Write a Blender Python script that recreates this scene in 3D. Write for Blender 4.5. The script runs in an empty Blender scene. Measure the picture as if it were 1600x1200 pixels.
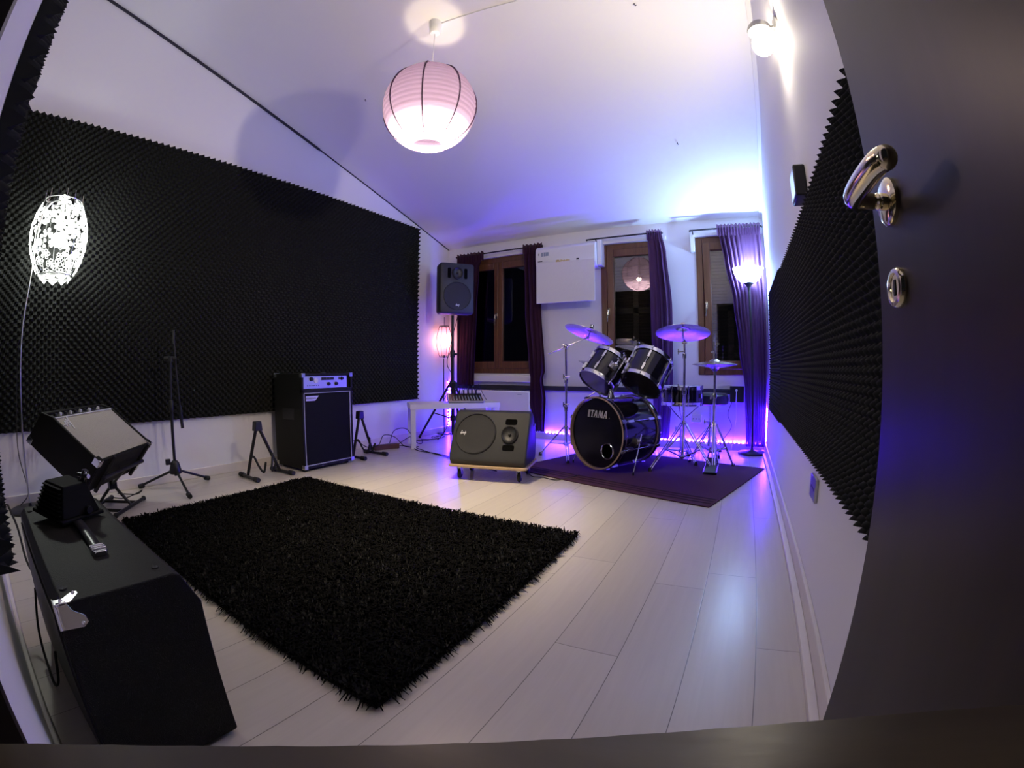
import bpy, bmesh, math, random
import numpy as np
from mathutils import Matrix, Vector, Quaternion
PI = math.pi
R = math.radians
random.seed(7)
rng = np.random.default_rng(7)
sc = bpy.context.scene
COL = sc.collection

# ------------------------------------------------------------------ camera, world, exposure
# wide action-camera lens: fisheye camera in the doorway, 0.8 m above the floor
cam_d = bpy.data.cameras.new('camera')
cam = bpy.data.objects.new('camera', cam_d)
COL.objects.link(cam)
yaw, pitch, roll = -0.490928, -0.033382, -0.000543
fwd = Vector((math.sin(yaw)*math.cos(pitch), math.cos(yaw)*math.cos(pitch), math.sin(pitch)))
rt = Vector((math.cos(yaw), -math.sin(yaw), 0))
up = rt.cross(fwd)
r2 = rt*math.cos(roll)+up*math.sin(roll)
u2 = -rt*math.sin(roll)+up*math.cos(roll)
cam.matrix_world = Matrix(((r2.x, u2.x, -fwd.x, 0), (r2.y, u2.y, -fwd.y, 0), (r2.z, u2.z, -fwd.z, 0.8), (0, 0, 0, 1)))
cam_d.type = 'PANO'
cam_d.panorama_type = 'FISHEYE_LENS_POLYNOMIAL'
cam_d.sensor_fit = 'HORIZONTAL'
cam_d.sensor_width = 36.0
cam_d.fisheye_fov = R(200)
cam_d.fisheye_polynomial_k0 = 0.0
cam_d.fisheye_polynomial_k1, cam_d.fisheye_polynomial_k2, cam_d.fisheye_polynomial_k3, cam_d.fisheye_polynomial_k4 = (-0.06231416291, -5.959979912e-06, 1.364636777e-05, -1.772052016e-07)
cam_d.clip_start = 0.005
cam_d.clip_end = 100
sc.camera = cam
world = bpy.data.worlds.new('world')
sc.world = world
world.use_nodes = True
world.node_tree.nodes['Background'].inputs[0].default_value = (0.02, 0.022, 0.035, 1)
world.node_tree.nodes['Background'].inputs[1].default_value = 0.25
vs = sc.view_settings
vs.view_transform = 'Standard'
vs.look = 'None'
vs.gamma = 1.0
vs.use_curve_mapping = False
vs.exposure = 0.0
sc.cycles.max_bounces = 10
sc.cycles.diffuse_bounces = 5
sc.cycles.transparent_max_bounces = 24
sc.cycles.sample_clamp_indirect = 6.0
sc.cycles.caustics_reflective = False
sc.cycles.caustics_refractive = False
sc.cycles.blur_glossy = 1.0
try:
    sc.cycles.use_denoising = True
    sc.cycles.use_light_tree = True
except Exception:
    pass

# lamp strengths (used by the lamps' own builders below)
P_SCONCE, C_SCONCE = 92.0, (1.0, 0.86, 0.62)
P_TORCH, C_TORCH = 125.0, (0.36, 0.58, 1.0)
P_PEND, C_PEND = 31.0, (1.0, 0.82, 0.54)
P_FLORAL, C_FLORAL = 24.0, (0.95, 1.0, 0.92)
P_OVAL, C_OVAL = 3.5, (1.0, 0.62, 0.55)
LED_C, LED_S = (0.058, 0.010, 1.0), 3300.0

# ------------------------------------------------------------------ materials
def mat(name, base=(0.5, 0.5, 0.5), rough=0.5, metal=0.0, bump=0.0, scale=80.0, spec=None, emit=None, es=0.0, var=0.0, sheen=0.0):
    m = bpy.data.materials.new(name)
    m.use_nodes = True
    nt = m.node_tree
    b = nt.nodes['Principled BSDF']
    b.inputs['Base Color'].default_value = (*base, 1)
    b.inputs['Roughness'].default_value = rough
    b.inputs['Metallic'].default_value = metal
    if spec is not None:
        b.inputs['Specular IOR Level'].default_value = spec
    if sheen:
        b.inputs['Sheen Weight'].default_value = sheen
    if emit:
        b.inputs['Emission Color'].default_value = (*emit, 1)
        b.inputs['Emission Strength'].default_value = es
    if bump or var:
        tc = nt.nodes.new('ShaderNodeTexCoord')
        n = nt.nodes.new('ShaderNodeTexNoise')
        n.inputs['Scale'].default_value = scale
        n.inputs['Detail'].default_value = 4
        nt.links.new(tc.outputs['Object'], n.inputs['Vector'])
        if bump:
            bp = nt.nodes.new('ShaderNodeBump')
            bp.inputs['Strength'].default_value = bump
            bp.inputs['Distance'].default_value = 0.004
            nt.links.new(n.outputs['Fac'], bp.inputs['Height'])
            nt.links.new(bp.outputs['Normal'], b.inputs['Normal'])
        if var:
            mx = nt.nodes.new('ShaderNodeMix')
            mx.data_type = 'RGBA'
            mx.inputs[6].default_value = (*[c*(1-var) for c in base], 1)
            mx.inputs[7].default_value = (*[min(1, c*(1+var)) for c in base], 1)
            nt.links.new(n.outputs['Fac'], mx.inputs[0])
            nt.links.new(mx.outputs[2], b.inputs['Base Color'])
    return m

def nd(nt, t, **kw):
    n = nt.nodes.new(t)
    for k, v in kw.items():
        setattr(n, k, v)
    return n

def wood(name, c1, c2, rough=0.4, stretch=(30, 30, 2), bump=0.1):
    m = bpy.data.materials.new(name)
    m.use_nodes = True
    nt = m.node_tree
    b = nt.nodes['Principled BSDF']
    b.inputs['Roughness'].default_value = rough
    tc = nd(nt, 'ShaderNodeTexCoord')
    mp = nd(nt, 'ShaderNodeMapping')
    mp.inputs['Scale'].default_value = stretch
    n = nd(nt, 'ShaderNodeTexNoise')
    n.inputs['Scale'].default_value = 1.0
    n.inputs['Detail'].default_value = 6
    n.inputs['Distortion'].default_value = 0.6
    cr = nd(nt, 'ShaderNodeValToRGB')
    cr.color_ramp.elements[0].position = 0.3
    cr.color_ramp.elements[0].color = (*c1, 1)
    cr.color_ramp.elements[1].position = 0.7
    cr.color_ramp.elements[1].color = (*c2, 1)
    bp = nd(nt, 'ShaderNodeBump')
    bp.inputs['Strength'].default_value = bump
    bp.inputs['Distance'].default_value = 0.003
    L = nt.links.new
    L(tc.outputs['Object'], mp.inputs['Vector'])
    L(mp.outputs['Vector'], n.inputs['Vector'])
    L(n.outputs['Fac'], cr.inputs['Fac'])
    L(cr.outputs['Color'], b.inputs['Base Color'])
    L(n.outputs['Fac'], bp.inputs['Height'])
    L(bp.outputs['Normal'], b.inputs['Normal'])
    return m

def floor_mat():
    m = bpy.data.materials.new('whitewashed laminate')
    m.use_nodes = True
    nt = m.node_tree
    L = nt.links.new
    b = nt.nodes['Principled BSDF']
    tc = nd(nt, 'ShaderNodeTexCoord')
    sp = nd(nt, 'ShaderNodeSeparateXYZ')
    L(tc.outputs['Object'], sp.inputs[0])
    def mth(op, a, bb=None, c=None):
        n = nd(nt, 'ShaderNodeMath', operation=op)
        for i, v in enumerate((a, bb, c)):
            if v is None:
                continue
            if hasattr(v, 'links') or hasattr(v, 'is_linked'):
                L(v, n.inputs[i])
            else:
                n.inputs[i].default_value = v
        return n.outputs[0]
    u = mth('DIVIDE', mth('SUBTRACT', sp.outputs[0], 0.1238-0.191*40), 0.191)
    row = mth('FLOOR', u)
    fu = mth('FRACT', u)
    hs = nd(nt, 'ShaderNodeTexWhiteNoise', noise_dimensions='1D')
    L(row, hs.inputs['W'])
    v = mth('ADD', mth('DIVIDE', sp.outputs[1], 1.29), mth('MULTIPLY', hs.outputs['Value'], 7.0))
    brd = mth('FLOOR', v)
    fv = mth('FRACT', v)
    eu = mth('MULTIPLY', mth('MINIMUM', fu, mth('SUBTRACT', 1.0, fu)), 0.191)
    ev = mth('MULTIPLY', mth('MINIMUM', fv, mth('SUBTRACT', 1.0, fv)), 1.29)
    ed = mth('MINIMUM', eu, ev)
    seam = nd(nt, 'ShaderNodeMapRange')
    seam.inputs['From Min'].default_value = 0.0004
    seam.inputs['From Max'].default_value = 0.0016
    L(ed, seam.inputs['Value'])
    h2 = nd(nt, 'ShaderNodeTexWhiteNoise', noise_dimensions='2D')
    cb = nd(nt, 'ShaderNodeCombineXYZ')
    L(row, cb.inputs[0]); L(brd, cb.inputs[1])
    L(cb.outputs[0], h2.inputs['Vector'])
    mp = nd(nt, 'ShaderNodeMapping')
    mp.inputs['Scale'].default_value = (45, 3.0, 1)
    L(tc.outputs['Object'], mp.inputs['Vector'])
    n = nd(nt, 'ShaderNodeTexNoise')
    n.inputs['Scale'].default_value = 1.0
    n.inputs['Detail'].default_value = 5
    n.inputs['Distortion'].default_value = 1.0
    L(mp.outputs[0], n.inputs['Vector'])
    t = mth('ADD', mth('MULTIPLY', n.outputs['Fac'], 0.6), mth('MULTIPLY', h2.outputs['Value'], 0.4))
    cr = nd(nt, 'ShaderNodeValToRGB')
    cr.color_ramp.elements[0].position = 0.2
    cr.color_ramp.elements[0].color = (0.45, 0.405, 0.345, 1)
    cr.color_ramp.elements[1].position = 0.8
    cr.color_ramp.elements[1].color = (0.53, 0.485, 0.415, 1)
    L(t, cr.inputs['Fac'])
    mx = nd(nt, 'ShaderNodeMix', data_type='RGBA')
    mx.inputs[6].default_value = (0.10, 0.085, 0.07, 1)
    L(seam.outputs[0], mx.inputs[0])
    L(cr.outputs[0], mx.inputs[7])
    L(mx.outputs[2], b.inputs['Base Color'])
    b.inputs['Roughness'].default_value = 0.30
    b.inputs['Specular IOR Level'].default_value = 0.45
    bp = nd(nt, 'ShaderNodeBump')
    bp.inputs['Strength'].default_value = 0.08
    bp.inputs['Distance'].default_value = 0.002
    L(mth('ADD', n.outputs['Fac'], mth('MULTIPLY', seam.outputs[0], 2.0)), bp.inputs['Height'])
    L(bp.outputs['Normal'], b.inputs['Normal'])
    return m

def sheer(name, col, transl=0.5, clear=0.2):
    """thin cloth or paper: diffuse + translucent + a share of clear weave"""
    m = bpy.data.materials.new(name)
    m.use_nodes = True
    nt = m.node_tree
    nt.nodes.clear()
    o = nd(nt, 'ShaderNodeOutputMaterial')
    d = nd(nt, 'ShaderNodeBsdfDiffuse'); d.inputs[0].default_value = (*col, 1)
    t = nd(nt, 'ShaderNodeBsdfTranslucent'); t.inputs[0].default_value = (*col, 1)
    c = nd(nt, 'ShaderNodeBsdfTransparent')
    c.inputs[0].default_value = (*[0.35+0.65*x for x in col], 1)
    m1 = nd(nt, 'ShaderNodeMixShader'); m1.inputs[0].default_value = transl
    m2 = nd(nt, 'ShaderNodeMixShader'); m2.inputs[0].default_value = clear
    L = nt.links.new
    L(d.outputs[0], m1.inputs[1]); L(t.outputs[0], m1.inputs[2])
    L(m1.outputs[0], m2.inputs[1]); L(c.outputs[0], m2.inputs[2])
    L(m2.outputs[0], o.inputs[0])
    return m

def glass_mat():
    m = bpy.data.materials.new('window glass')
    m.use_nodes = True
    nt = m.node_tree
    nt.nodes.clear()
    o = nd(nt, 'ShaderNodeOutputMaterial')
    g = nd(nt, 'ShaderNodeBsdfGlossy'); g.inputs['Roughness'].default_value = 0.0
    c = nd(nt, 'ShaderNodeBsdfTransparent'); c.inputs[0].default_value = (0.9, 0.93, 0.92, 1)
    f = nd(nt, 'ShaderNodeFresnel'); f.inputs[0].default_value = 2.3
    x = nd(nt, 'ShaderNodeMixShader')
    L = nt.links.new
    L(f.outputs[0], x.inputs[0]); L(c.outputs[0], x.inputs[1]); L(g.outputs[0], x.inputs[2]); L(x.outputs[0], o.inputs[0])
    return m

M = {}
M['wall'] = mat('white wall paint', (0.74, 0.73, 0.75), 0.75, bump=0.12, scale=60)
M['ceil'] = mat('white ceiling paint', (0.76, 0.75, 0.76), 0.8, bump=0.05, scale=40)
M['floor'] = floor_mat()
M['white'] = mat('white lacquer', (0.72, 0.71, 0.70), 0.4)
M['skirt'] = mat('pale skirting board', (0.66, 0.61, 0.55), 0.4, var=0.06, scale=20)
M['whiteplastic'] = mat('white plastic', (0.74, 0.74, 0.74), 0.35)
M['board'] = mat('white wrinkled board', (0.72, 0.70, 0.72), 0.7, bump=0.5, scale=25)
M['foam'] = mat('charcoal acoustic foam', (0.0135, 0.0142, 0.0134), 0.95, spec=0.15, var=0.15, scale=30)
M['tolex'] = mat('black textured vinyl', (0.0075, 0.0072, 0.0062), 0.5, bump=0.6, scale=420, spec=0.18)
M['black'] = mat('black plastic', (0.010, 0.010, 0.011), 0.45, spec=0.4)
M['rubber'] = mat('black rubber', (0.012, 0.012, 0.012), 0.8)
M['blackmetal'] = mat('black powder coated steel', (0.011, 0.011, 0.012), 0.4, spec=0.4)
M['darkgrey'] = mat('dark grey textured plastic', (0.019, 0.0195, 0.022), 0.55, bump=0.25, scale=500)
M['grille'] = mat('dark speaker grille', (0.009, 0.009, 0.0105), 0.6, bump=0.6, scale=600)
M['chrome'] = mat('chrome', (0.78, 0.78, 0.80), 0.16, metal=1.0)
M['brass'] = mat('polished brass', (0.74, 0.66, 0.44), 0.14, metal=1.0)
M['steel'] = mat('brushed steel', (0.50, 0.50, 0.50), 0.32, metal=1.0)
M['bronze'] = mat('cymbal bronze', (0.50, 0.46, 0.43), 0.26, metal=0.85, bump=0.05, scale=200)
M['shell'] = mat('black gloss drum lacquer', (0.008, 0.008, 0.012), 0.08, spec=0.7)
M['maple'] = wood('maple hoop', (0.34, 0.24, 0.16), (0.46, 0.34, 0.24), 0.35, (8, 8, 8))
M['headblack'] = mat('black drum head', (0.006, 0.006, 0.008), 0.22)
M['headclear'] = mat('smoky drum head', (0.16, 0.13, 0.14), 0.35)
M['headfilm'] = mat('glossy smoked drum film', (0.020, 0.017, 0.018), 0.16)
M['headfilm'].node_tree.nodes['Principled BSDF'].inputs['IOR'].default_value = 2.4
M['port'] = mat('black port opening', (0.002, 0.002, 0.002), 0.9, spec=0.05)
M['lampcase'] = mat('matt black lamp case', (0.006, 0.006, 0.006), 0.8, spec=0.1)
M['foamlit'] = mat('torch-lit charcoal foam', (0.022, 0.0225, 0.023), 0.95, spec=0.15, var=0.15, scale=30)  # same foam as the left wall, torch lamp's light put into the colour
M['headwhite'] = mat('coated drum head', (0.62, 0.60, 0.62), 0.5)
M['winwood'] = wood('stained window wood', (0.085, 0.032, 0.012), (0.15, 0.064, 0.026), 0.35, (40, 40, 2.5))
M['shutter'] = wood('dark shutter wood', (0.10, 0.06, 0.04), (0.17, 0.105, 0.07), 0.5, (3, 40, 40))
M['doorwood'] = wood('dark brown door', (0.017, 0.011, 0.009), (0.027, 0.018, 0.015), 0.38, (14, 14, 1.2), 0.04)
M['doorwood'].node_tree.nodes['Principled BSDF'].inputs['Specular IOR Level'].default_value = 0.32
M['stoolwood'] = wood('worn dark stool wood', (0.028, 0.019, 0.012), (0.075, 0.056, 0.03), 0.30, (8, 30, 8), 0.15)
M['plywood'] = wood('plywood', (0.36, 0.24, 0.14), (0.50, 0.36, 0.22), 0.55, (6, 30, 30))
M['brownbox'] = mat('brown painted wood', (0.10, 0.04, 0.025), 0.6)
M['glass'] = glass_mat()
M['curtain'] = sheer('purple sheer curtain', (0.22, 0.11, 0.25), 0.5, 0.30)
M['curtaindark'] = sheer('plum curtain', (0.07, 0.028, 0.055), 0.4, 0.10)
M['paper'] = sheer('pale lilac lantern paper', (0.165, 0.125, 0.21), 0.5, 0.22)
M['frost'] = sheer('frosted glass bowl', (0.92, 0.94, 0.96), 0.6, 0.3)
M['petal'] = sheer('white cut film', (0.92, 0.93, 0.90), 0.5, 0.35)
M['pinkfilm'] = sheer('pink film shade', (0.85, 0.50, 0.58), 0.5, 0.28)
M['seam'] = mat('dark purple lantern seam', (0.05, 0.02, 0.06), 0.8)
M['rug'] = mat('black shag pile', (0.004, 0.0038, 0.0035), 0.95, spec=0.05)
M['rugback'] = mat('black rug backing', (0.006, 0.006, 0.006), 0.95)
M['drummat'] = mat('plum carpet mat', (0.060, 0.026, 0.040), 0.95, bump=0.4, scale=300, spec=0.1)
M['drumstripe'] = mat('dark carpet band', (0.025, 0.012, 0.02), 0.95, spec=0.1)
M['cloth'] = mat('silver grey speaker cloth', (0.31, 0.29, 0.235), 0.7, bump=0.9, scale=260, var=0.25)
M['clothblack'] = mat('black speaker cloth', (0.005, 0.005, 0.007), 0.9, spec=0.15, bump=0.5, scale=300)
M['piping'] = mat('silver piping', (0.45, 0.45, 0.48), 0.4)
M['panel'] = mat('brushed control panel', (0.55, 0.55, 0.58), 0.35, metal=0.7)
M['darkpanel'] = mat('dark control panel', (0.02, 0.02, 0.022), 0.35)
M['label'] = mat('grey sticker', (0.28, 0.33, 0.40), 0.5)
M['silver'] = mat('silver print', (0.62, 0.62, 0.64), 0.35, metal=0.3)
M['dark'] = mat('dark line', (0.02, 0.018, 0.03), 0.8)
M['led'] = mat('violet led', (0.2, 0.1, 0.4), 0.4, emit=LED_C, es=LED_S)
M['ledtape'] = mat('led tape', (0.35, 0.32, 0.36), 0.5)
def lit_glass(name, col, es):
    """lamp bulb: clear glass that glows"""
    m = bpy.data.materials.new(name)
    m.use_nodes = True
    nt = m.node_tree
    nt.nodes.clear()
    o = nd(nt, 'ShaderNodeOutputMaterial')
    e = nd(nt, 'ShaderNodeEmission'); e.inputs[0].default_value = (*col, 1); e.inputs[1].default_value = es
    c = nd(nt, 'ShaderNodeBsdfTransparent')
    a = nd(nt, 'ShaderNodeAddShader')
    nt.links.new(e.outputs[0], a.inputs[0]); nt.links.new(c.outputs[0], a.inputs[1]); nt.links.new(a.outputs[0], o.inputs[0])
    return m
M['bulb'] = lit_glass('lit bulb', (1.0, 0.93, 0.80), 12)
M['bulbpink'] = lit_glass('lit pink bulb', (1.0, 0.80, 0.72), 8)
M['bulbcool'] = lit_glass('lit cool bulb', (0.86, 0.94, 1.0), 8)
M['screen'] = mat('pale glossy face', (0.55, 0.60, 0.66), 0.15)
M['gold'] = mat('gilt lettering', (0.70, 0.55, 0.22), 0.3, metal=0.8)
M['seatvinyl'] = mat('black seat vinyl', (0.02, 0.02, 0.024), 0.35)

# ------------------------------------------------------------------ mesh helpers
WM = {}   # world matrix of the thing an object belongs to

def frame(z, x=None):
    z = Vector(z).normalized()
    a = Vector(x) if x is not None else (Vector((0, 0, 1)) if abs(z.z) < 0.95 else Vector((1, 0, 0)))
    xx = (a - z*a.dot(z)).normalized()
    yy = z.cross(xx)
    return xx, yy, z

def mtx(o, z, x=None):
    xx, yy, zz = frame(z, x)
    return Matrix(((xx.x, yy.x, zz.x, o[0]), (xx.y, yy.y, zz.y, o[1]), (xx.z, yy.z, zz.z, o[2]), (0, 0, 0, 1)))

class MB:
    def __init__(s):
        s.v = []; s.f = []
    def add(s, v, f, m=None):
        b = len(s.v)
        if m is not None:
            v = [m @ Vector(p) for p in v]
        s.v += [tuple(p) for p in v]
        s.f += [tuple(i+b for i in q) for q in f]
        return s
    def box(s, c, d, m=None, taper=1.0):
        x, y, z = d[0]/2, d[1]/2, d[2]/2
        v = [(c[0]+i*x*(taper if k > 0 else 1), c[1]+j*y*(taper if k > 0 else 1), c[2]+k*z) for k in (-1, 1) for j in (-1, 1) for i in (-1, 1)]
        return s.add(v, [(0, 2, 3, 1), (4, 5, 7, 6), (0, 1, 5, 4), (2, 6, 7, 3), (0, 4, 6, 2), (1, 3, 7, 5)], m)
    def rng(s, a, b, m=None):
        return s.box([(a[i]+b[i])/2 for i in range(3)], [abs(b[i]-a[i]) for i in range(3)], m)
    def lathe(s, prof, n=32, m=None, caps=True):
        v = []; f = []
        for r, z in prof:
            for i in range(n):
                a = 2*PI*i/n
                v.append((r*math.cos(a), r*math.sin(a), z))
        for j in range(len(prof)-1):
            for i in range(n):
                k = (i+1) % n
                f.append((j*n+i, j*n+k, (j+1)*n+k, (j+1)*n+i))
        if caps:
            if prof[0][0] > 1e-5: f.append(tuple(range(n-1, -1, -1)))
            if prof[-1][0] > 1e-5: f.append(tuple((len(prof)-1)*n+i for i in range(n)))
        return s.add(v, f, m)
    def cyl(s, a, b, r, r1=None, n=14):
        a = Vector(a); b = Vector(b)
        return s.lathe([(r, 0), (r if r1 is None else r1, (b-a).length)], n, mtx(a, b-a))
    def sph(s, c, r, n=16, sq=(1, 1, 1), m=None):
        pr = [(max(r*math.sin(PI*i/(n//2)), 1e-6), -r*math.cos(PI*i/(n//2))) for i in range(n//2+1)]
        mm = Matrix.Translation(c) @ Matrix.Diagonal((*sq, 1))
        return s.lathe(pr, n, (m @ mm) if m else mm, caps=False)
    def tube(s, pts, r, n=8, closed=False):
        P = [Vector(p) for p in pts]
        N = len(P)
        rr = r if isinstance(r, (list, tuple)) else [r]*N
        T = []
        for i in range(N):
            if closed: t = P[(i+1) % N]-P[i-1]
            else: t = P[min(i+1, N-1)]-P[max(i-1, 0)]
            T.append(t.normalized())
        x, _, _ = frame(T[0])
        v = []; f = []
        for i in range(N):
            x = (x-T[i]*x.dot(T[i]))
            x = x.normalized() if x.length > 1e-6 else frame(T[i])[0]
            y = T[i].cross(x)
            for k in range(n):
                a = 2*PI*k/n
                v.append(P[i]+(x*math.cos(a)+y*math.sin(a))*rr[i])
        for i in range(N if closed else N-1):
            j = (i+1) % N
            for k in range(n):
                l = (k+1) % n
                f.append((i*n+k, i*n+l, j*n+l, j*n+k))
        if not closed:
            f.append(tuple(range(n-1, -1, -1)))
            f.append(tuple((N-1)*n+k for k in range(n)))
        return s.add(v, f)
    def ring(s, c, axis, Rr, r, n=40, k=8, m=None):
        mm = mtx(c, axis)
        if m: mm = m @ mm
        return s.tube([mm @ Vector((Rr*math.cos(2*PI*i/n), Rr*math.sin(2*PI*i/n), 0)) for i in range(n)], r, k, True)
    def prism(s, poly, h, m=None):
        """poly in local xy, extruded along local z from 0 to h"""
        n = len(poly)
        v = [(x, y, 0) for x, y in poly]+[(x, y, h) for x, y in poly]
        f = [tuple(range(n-1, -1, -1)), tuple(range(n, 2*n))]+[(i, (i+1) % n, n+(i+1) % n, n+i) for i in range(n)]
        return s.add(v, f, m)
    def sheet(s, fn, nu, nv):
        v = [fn(i/nu, j/nv) for j in range(nv+1) for i in range(nu+1)]
        f = [(j*(nu+1)+i, j*(nu+1)+i+1, (j+1)*(nu+1)+i+1, (j+1)*(nu+1)+i) for j in range(nv) for i in range(nu)]
        return s.add(v, f)
    def build(s, name, m, parent=None, local=False, bevel=0.0, seg=2, smooth=38, fix=True, sub=0):
        me = bpy.data.meshes.new(name)
        v = s.v
        if parent is not None and not local and parent.name in WM:
            inv = WM[parent.name].inverted()
            v = [inv @ Vector(p) for p in v]
        me.from_pydata([tuple(p) for p in v], [], s.f)
        if fix:
            bm = bmesh.new(); bm.from_mesh(me)
            bmesh.ops.recalc_face_normals(bm, faces=bm.faces)
            bm.to_mesh(me); bm.free()
        if smooth:
            me.polygons.foreach_set('use_smooth', [True]*len(me.polygons))
            me.set_sharp_from_angle(angle=R(smooth))
        me.update()
        me.materials.append(m)
        o = bpy.data.objects.new(name, me)
        COL.objects.link(o)
        if parent is not None:
            o.parent = parent
            if parent.name in WM: WM[o.name] = WM[parent.name]
        if bevel:
            b = o.modifiers.new('bevel', 'BEVEL')
            b.width = bevel; b.segments = seg; b.limit_method = 'ANGLE'; b.angle_limit = R(35)
        if sub:
            b = o.modifiers.new('sub', 'SUBSURF'); b.levels = sub; b.render_levels = sub
        return o

def thing(name, label, cat, loc=(0, 0, 0), m=None, group=None):
    o = bpy.data.objects.new(name, None)
    COL.objects.link(o)
    mw = m if m is not None else Matrix.Translation(loc)
    o.matrix_world = mw
    WM[o.name] = mw.copy()
    o.empty_display_size = 0.05
    tag(o, label, cat, group)
    return o

def tag(o, label=None, cat=None, group=None, kind=None):
    if label: o['label'] = label
    if cat: o['category'] = cat
    if group: o['group'] = group
    if kind: o['kind'] = kind
    return o

def struct(mb, name, m, label=None, **kw):
    o = mb.build(name, m, **kw)
    tag(o, label, None, None, 'structure')
    return o

def lamp(name, loc, power, col, parent, size=0.03, spot=None, d=None):
    l = bpy.data.lights.new(name, 'SPOT' if spot else 'POINT')
    l.energy = power; l.color = col; l.shadow_soft_size = size
    o = bpy.data.objects.new(name, l)
    COL.objects.link(o)
    if spot:
        l.spot_size = spot; l.spot_blend = 0.6
    o.parent = parent
    mw = Matrix.Translation(loc) if d is None else mtx(loc, -Vector(d))
    o.matrix_parent_inverse = Matrix.Identity(4)
    o.matrix_basis = (WM[parent.name].inverted() @ mw) if parent.name in WM else mw
    return o

def parts(name, mbs, m, parent, **kw):
    return [b.build(name, m, parent, **kw) for b in mbs]

def arc(fn, a, b, n):
    return [fn(a+(b-a)*i/n) for i in range(n+1)]

def smoothpath(pts, k=8):
    """Catmull-Rom through pts"""
    P = [Vector(p) for p in pts]
    P = [P[0]*2-P[1]]+P+[P[-1]*2-P[-2]]
    out = []
    for i in range(1, len(P)-2):
        for j in range(k):
            t = j/k
            a, b, c, d = P[i-1:i+3]
            out.append(0.5*((2*b)+(c-a)*t+(2*a-5*b+4*c-d)*t*t+(3*b-a-3*c+d)*t**3))
    out.append(P[-2])
    return out

def text_mb(body, size, m, depth=0.0006, sx=1.0):
    cu = bpy.data.curves.new('txt', 'FONT')
    cu.body = body; cu.size = size; cu.extrude = depth; cu.align_x = 'CENTER'; cu.align_y = 'CENTER'
    ob = bpy.data.objects.new('txt', cu)
    COL.objects.link(ob)
    dg = bpy.context.evaluated_depsgraph_get()
    me = bpy.data.meshes.new_from_object(ob.evaluated_get(dg))
    mb = MB()
    mm = m @ Matrix.Diagonal((sx, 1, 1, 1))
    mb.add([v.co.copy() for v in me.vertices], [tuple(p.vertices) for p in me.polygons], mm)
    bpy.data.objects.remove(ob); bpy.data.curves.remove(cu); bpy.data.meshes.remove(me)
    return mb

# ------------------------------------------------------------------ room shell
XL, XR, YB = -3.4476, 0.2942, 4.7309
HB, SL = 2.3374, 0.2644
YF = -0.045                                     # room face of the front wall
def zc(y): return HB+SL*(YB-y)
FY0 = -1.3
struct(MB().rng((XL-0.1, FY0, -0.1), (XR+0.12, YB+0.1, 0)), 'floor', M['floor'], 'pale whitewashed laminate floor of long boards')
def side_wall(x0, x1):
    y0, y1 = -0.2, YB+0.1
    m = Matrix(((0, 0, 1, x0), (1, 0, 0, 0), (0, 1, 0, 0), (0, 0, 0, 1)))
    return MB().prism([(y0, 0), (y1, 0), (y1, zc(y1)), (y0, zc(y0))], x1-x0, m)
struct(side_wall(XL-0.1, XL), 'wall_left', M['wall'], 'white wall behind the long black foam')
struct(side_wall(XR, XR+0.1), 'wall_right', M['wall'], 'white wall beside the open door')
mb = MB()
y0, y1 = -0.2, YB+0.1
v = [(x, y, zc(y)+dz) for dz in (0, 0.1) for y in (y0, y1) for x in (XL-0.1, XR+0.1)]
mb.add(v, [(0, 1, 3, 2), (4, 6, 7, 5), (0, 4, 5, 1), (2, 3, 7, 6), (0, 2, 6, 4), (1, 5, 7, 3)])
struct(mb, 'ceiling', M['ceil'], 'white sloping ceiling')
# back wall with three window openings
WZ0, WZ1 = 0.745, 2.145
WIN = [(-3.225, -2.185), (-1.430, -0.740), (-0.405, 0.250)]
mb = MB()
xs = [XL-0.1]+[x for w in WIN for x in w]+[XR+0.1]
for i in range(len(xs)-1):
    a, b = xs[i], xs[i+1]
    if i % 2 == 0:
        mb.rng((a, YB, 0), (b, YB+0.2, HB+0.1))
    else:
        mb.rng((a, YB, 0), (b, YB+0.2, WZ0))
        mb.rng((a, YB, WZ1), (b, YB+0.2, HB+0.1))
struct(mb, 'wall_back', M['wall'], 'white window wall behind the drum kit', smooth=0)
# front wall, left of the doorway, and above the door
DX0 = -0.43
mb = MB().rng((XL-0.1, -0.2, 0), (DX0, YF, 3.75)).rng((DX0, -0.2, 2.12), (XR+0.1, YF, 3.75))
struct(mb, 'wall_front', M['wall'], 'white wall left of the doorway')
mb = MB().rng((DX0, -0.2, 0), (DX0+0.03, YF+0.004, 2.12)).rng((DX0-0.02, -0.215, 0), (DX0+0.03, -0.2, 2.12))
mb.rng((DX0+0.03, -0.2, 2.09), (XR, YF, 2.12))
struct(mb, 'trim_1', M['doorwood'], 'dark brown door frame')
# skirting boards with a small cover strip along the floor
def skirt(name, boxes, label):
    mb = MB()
    for a, b in boxes: mb.rng(a, b)
    return struct(mb, name, M['skirt'], label, bevel=0.003)
skirt('baseboard_left', [((XL, YF, 0), (XL+0.014, YB, 0.072))], 'pale skirting along the foam wall')
skirt('baseboard_back', [((XL, YB-0.014, 0), (XR, YB, 0.072))], 'pale skirting under the windows')
skirt('baseboard_right', [((XR-0.014, 0.02, 0), (XR, YB, 0.085)), ((XR-0.040, 0.02, 0), (XR-0.014, YB, 0.022))], 'pale skirting with a white cover strip along the right wall')
skirt('baseboard_front', [((XL, YF, 0), (DX0-0.005, YF+0.014, 0.072))], 'pale skirting on the doorway wall')
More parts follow.
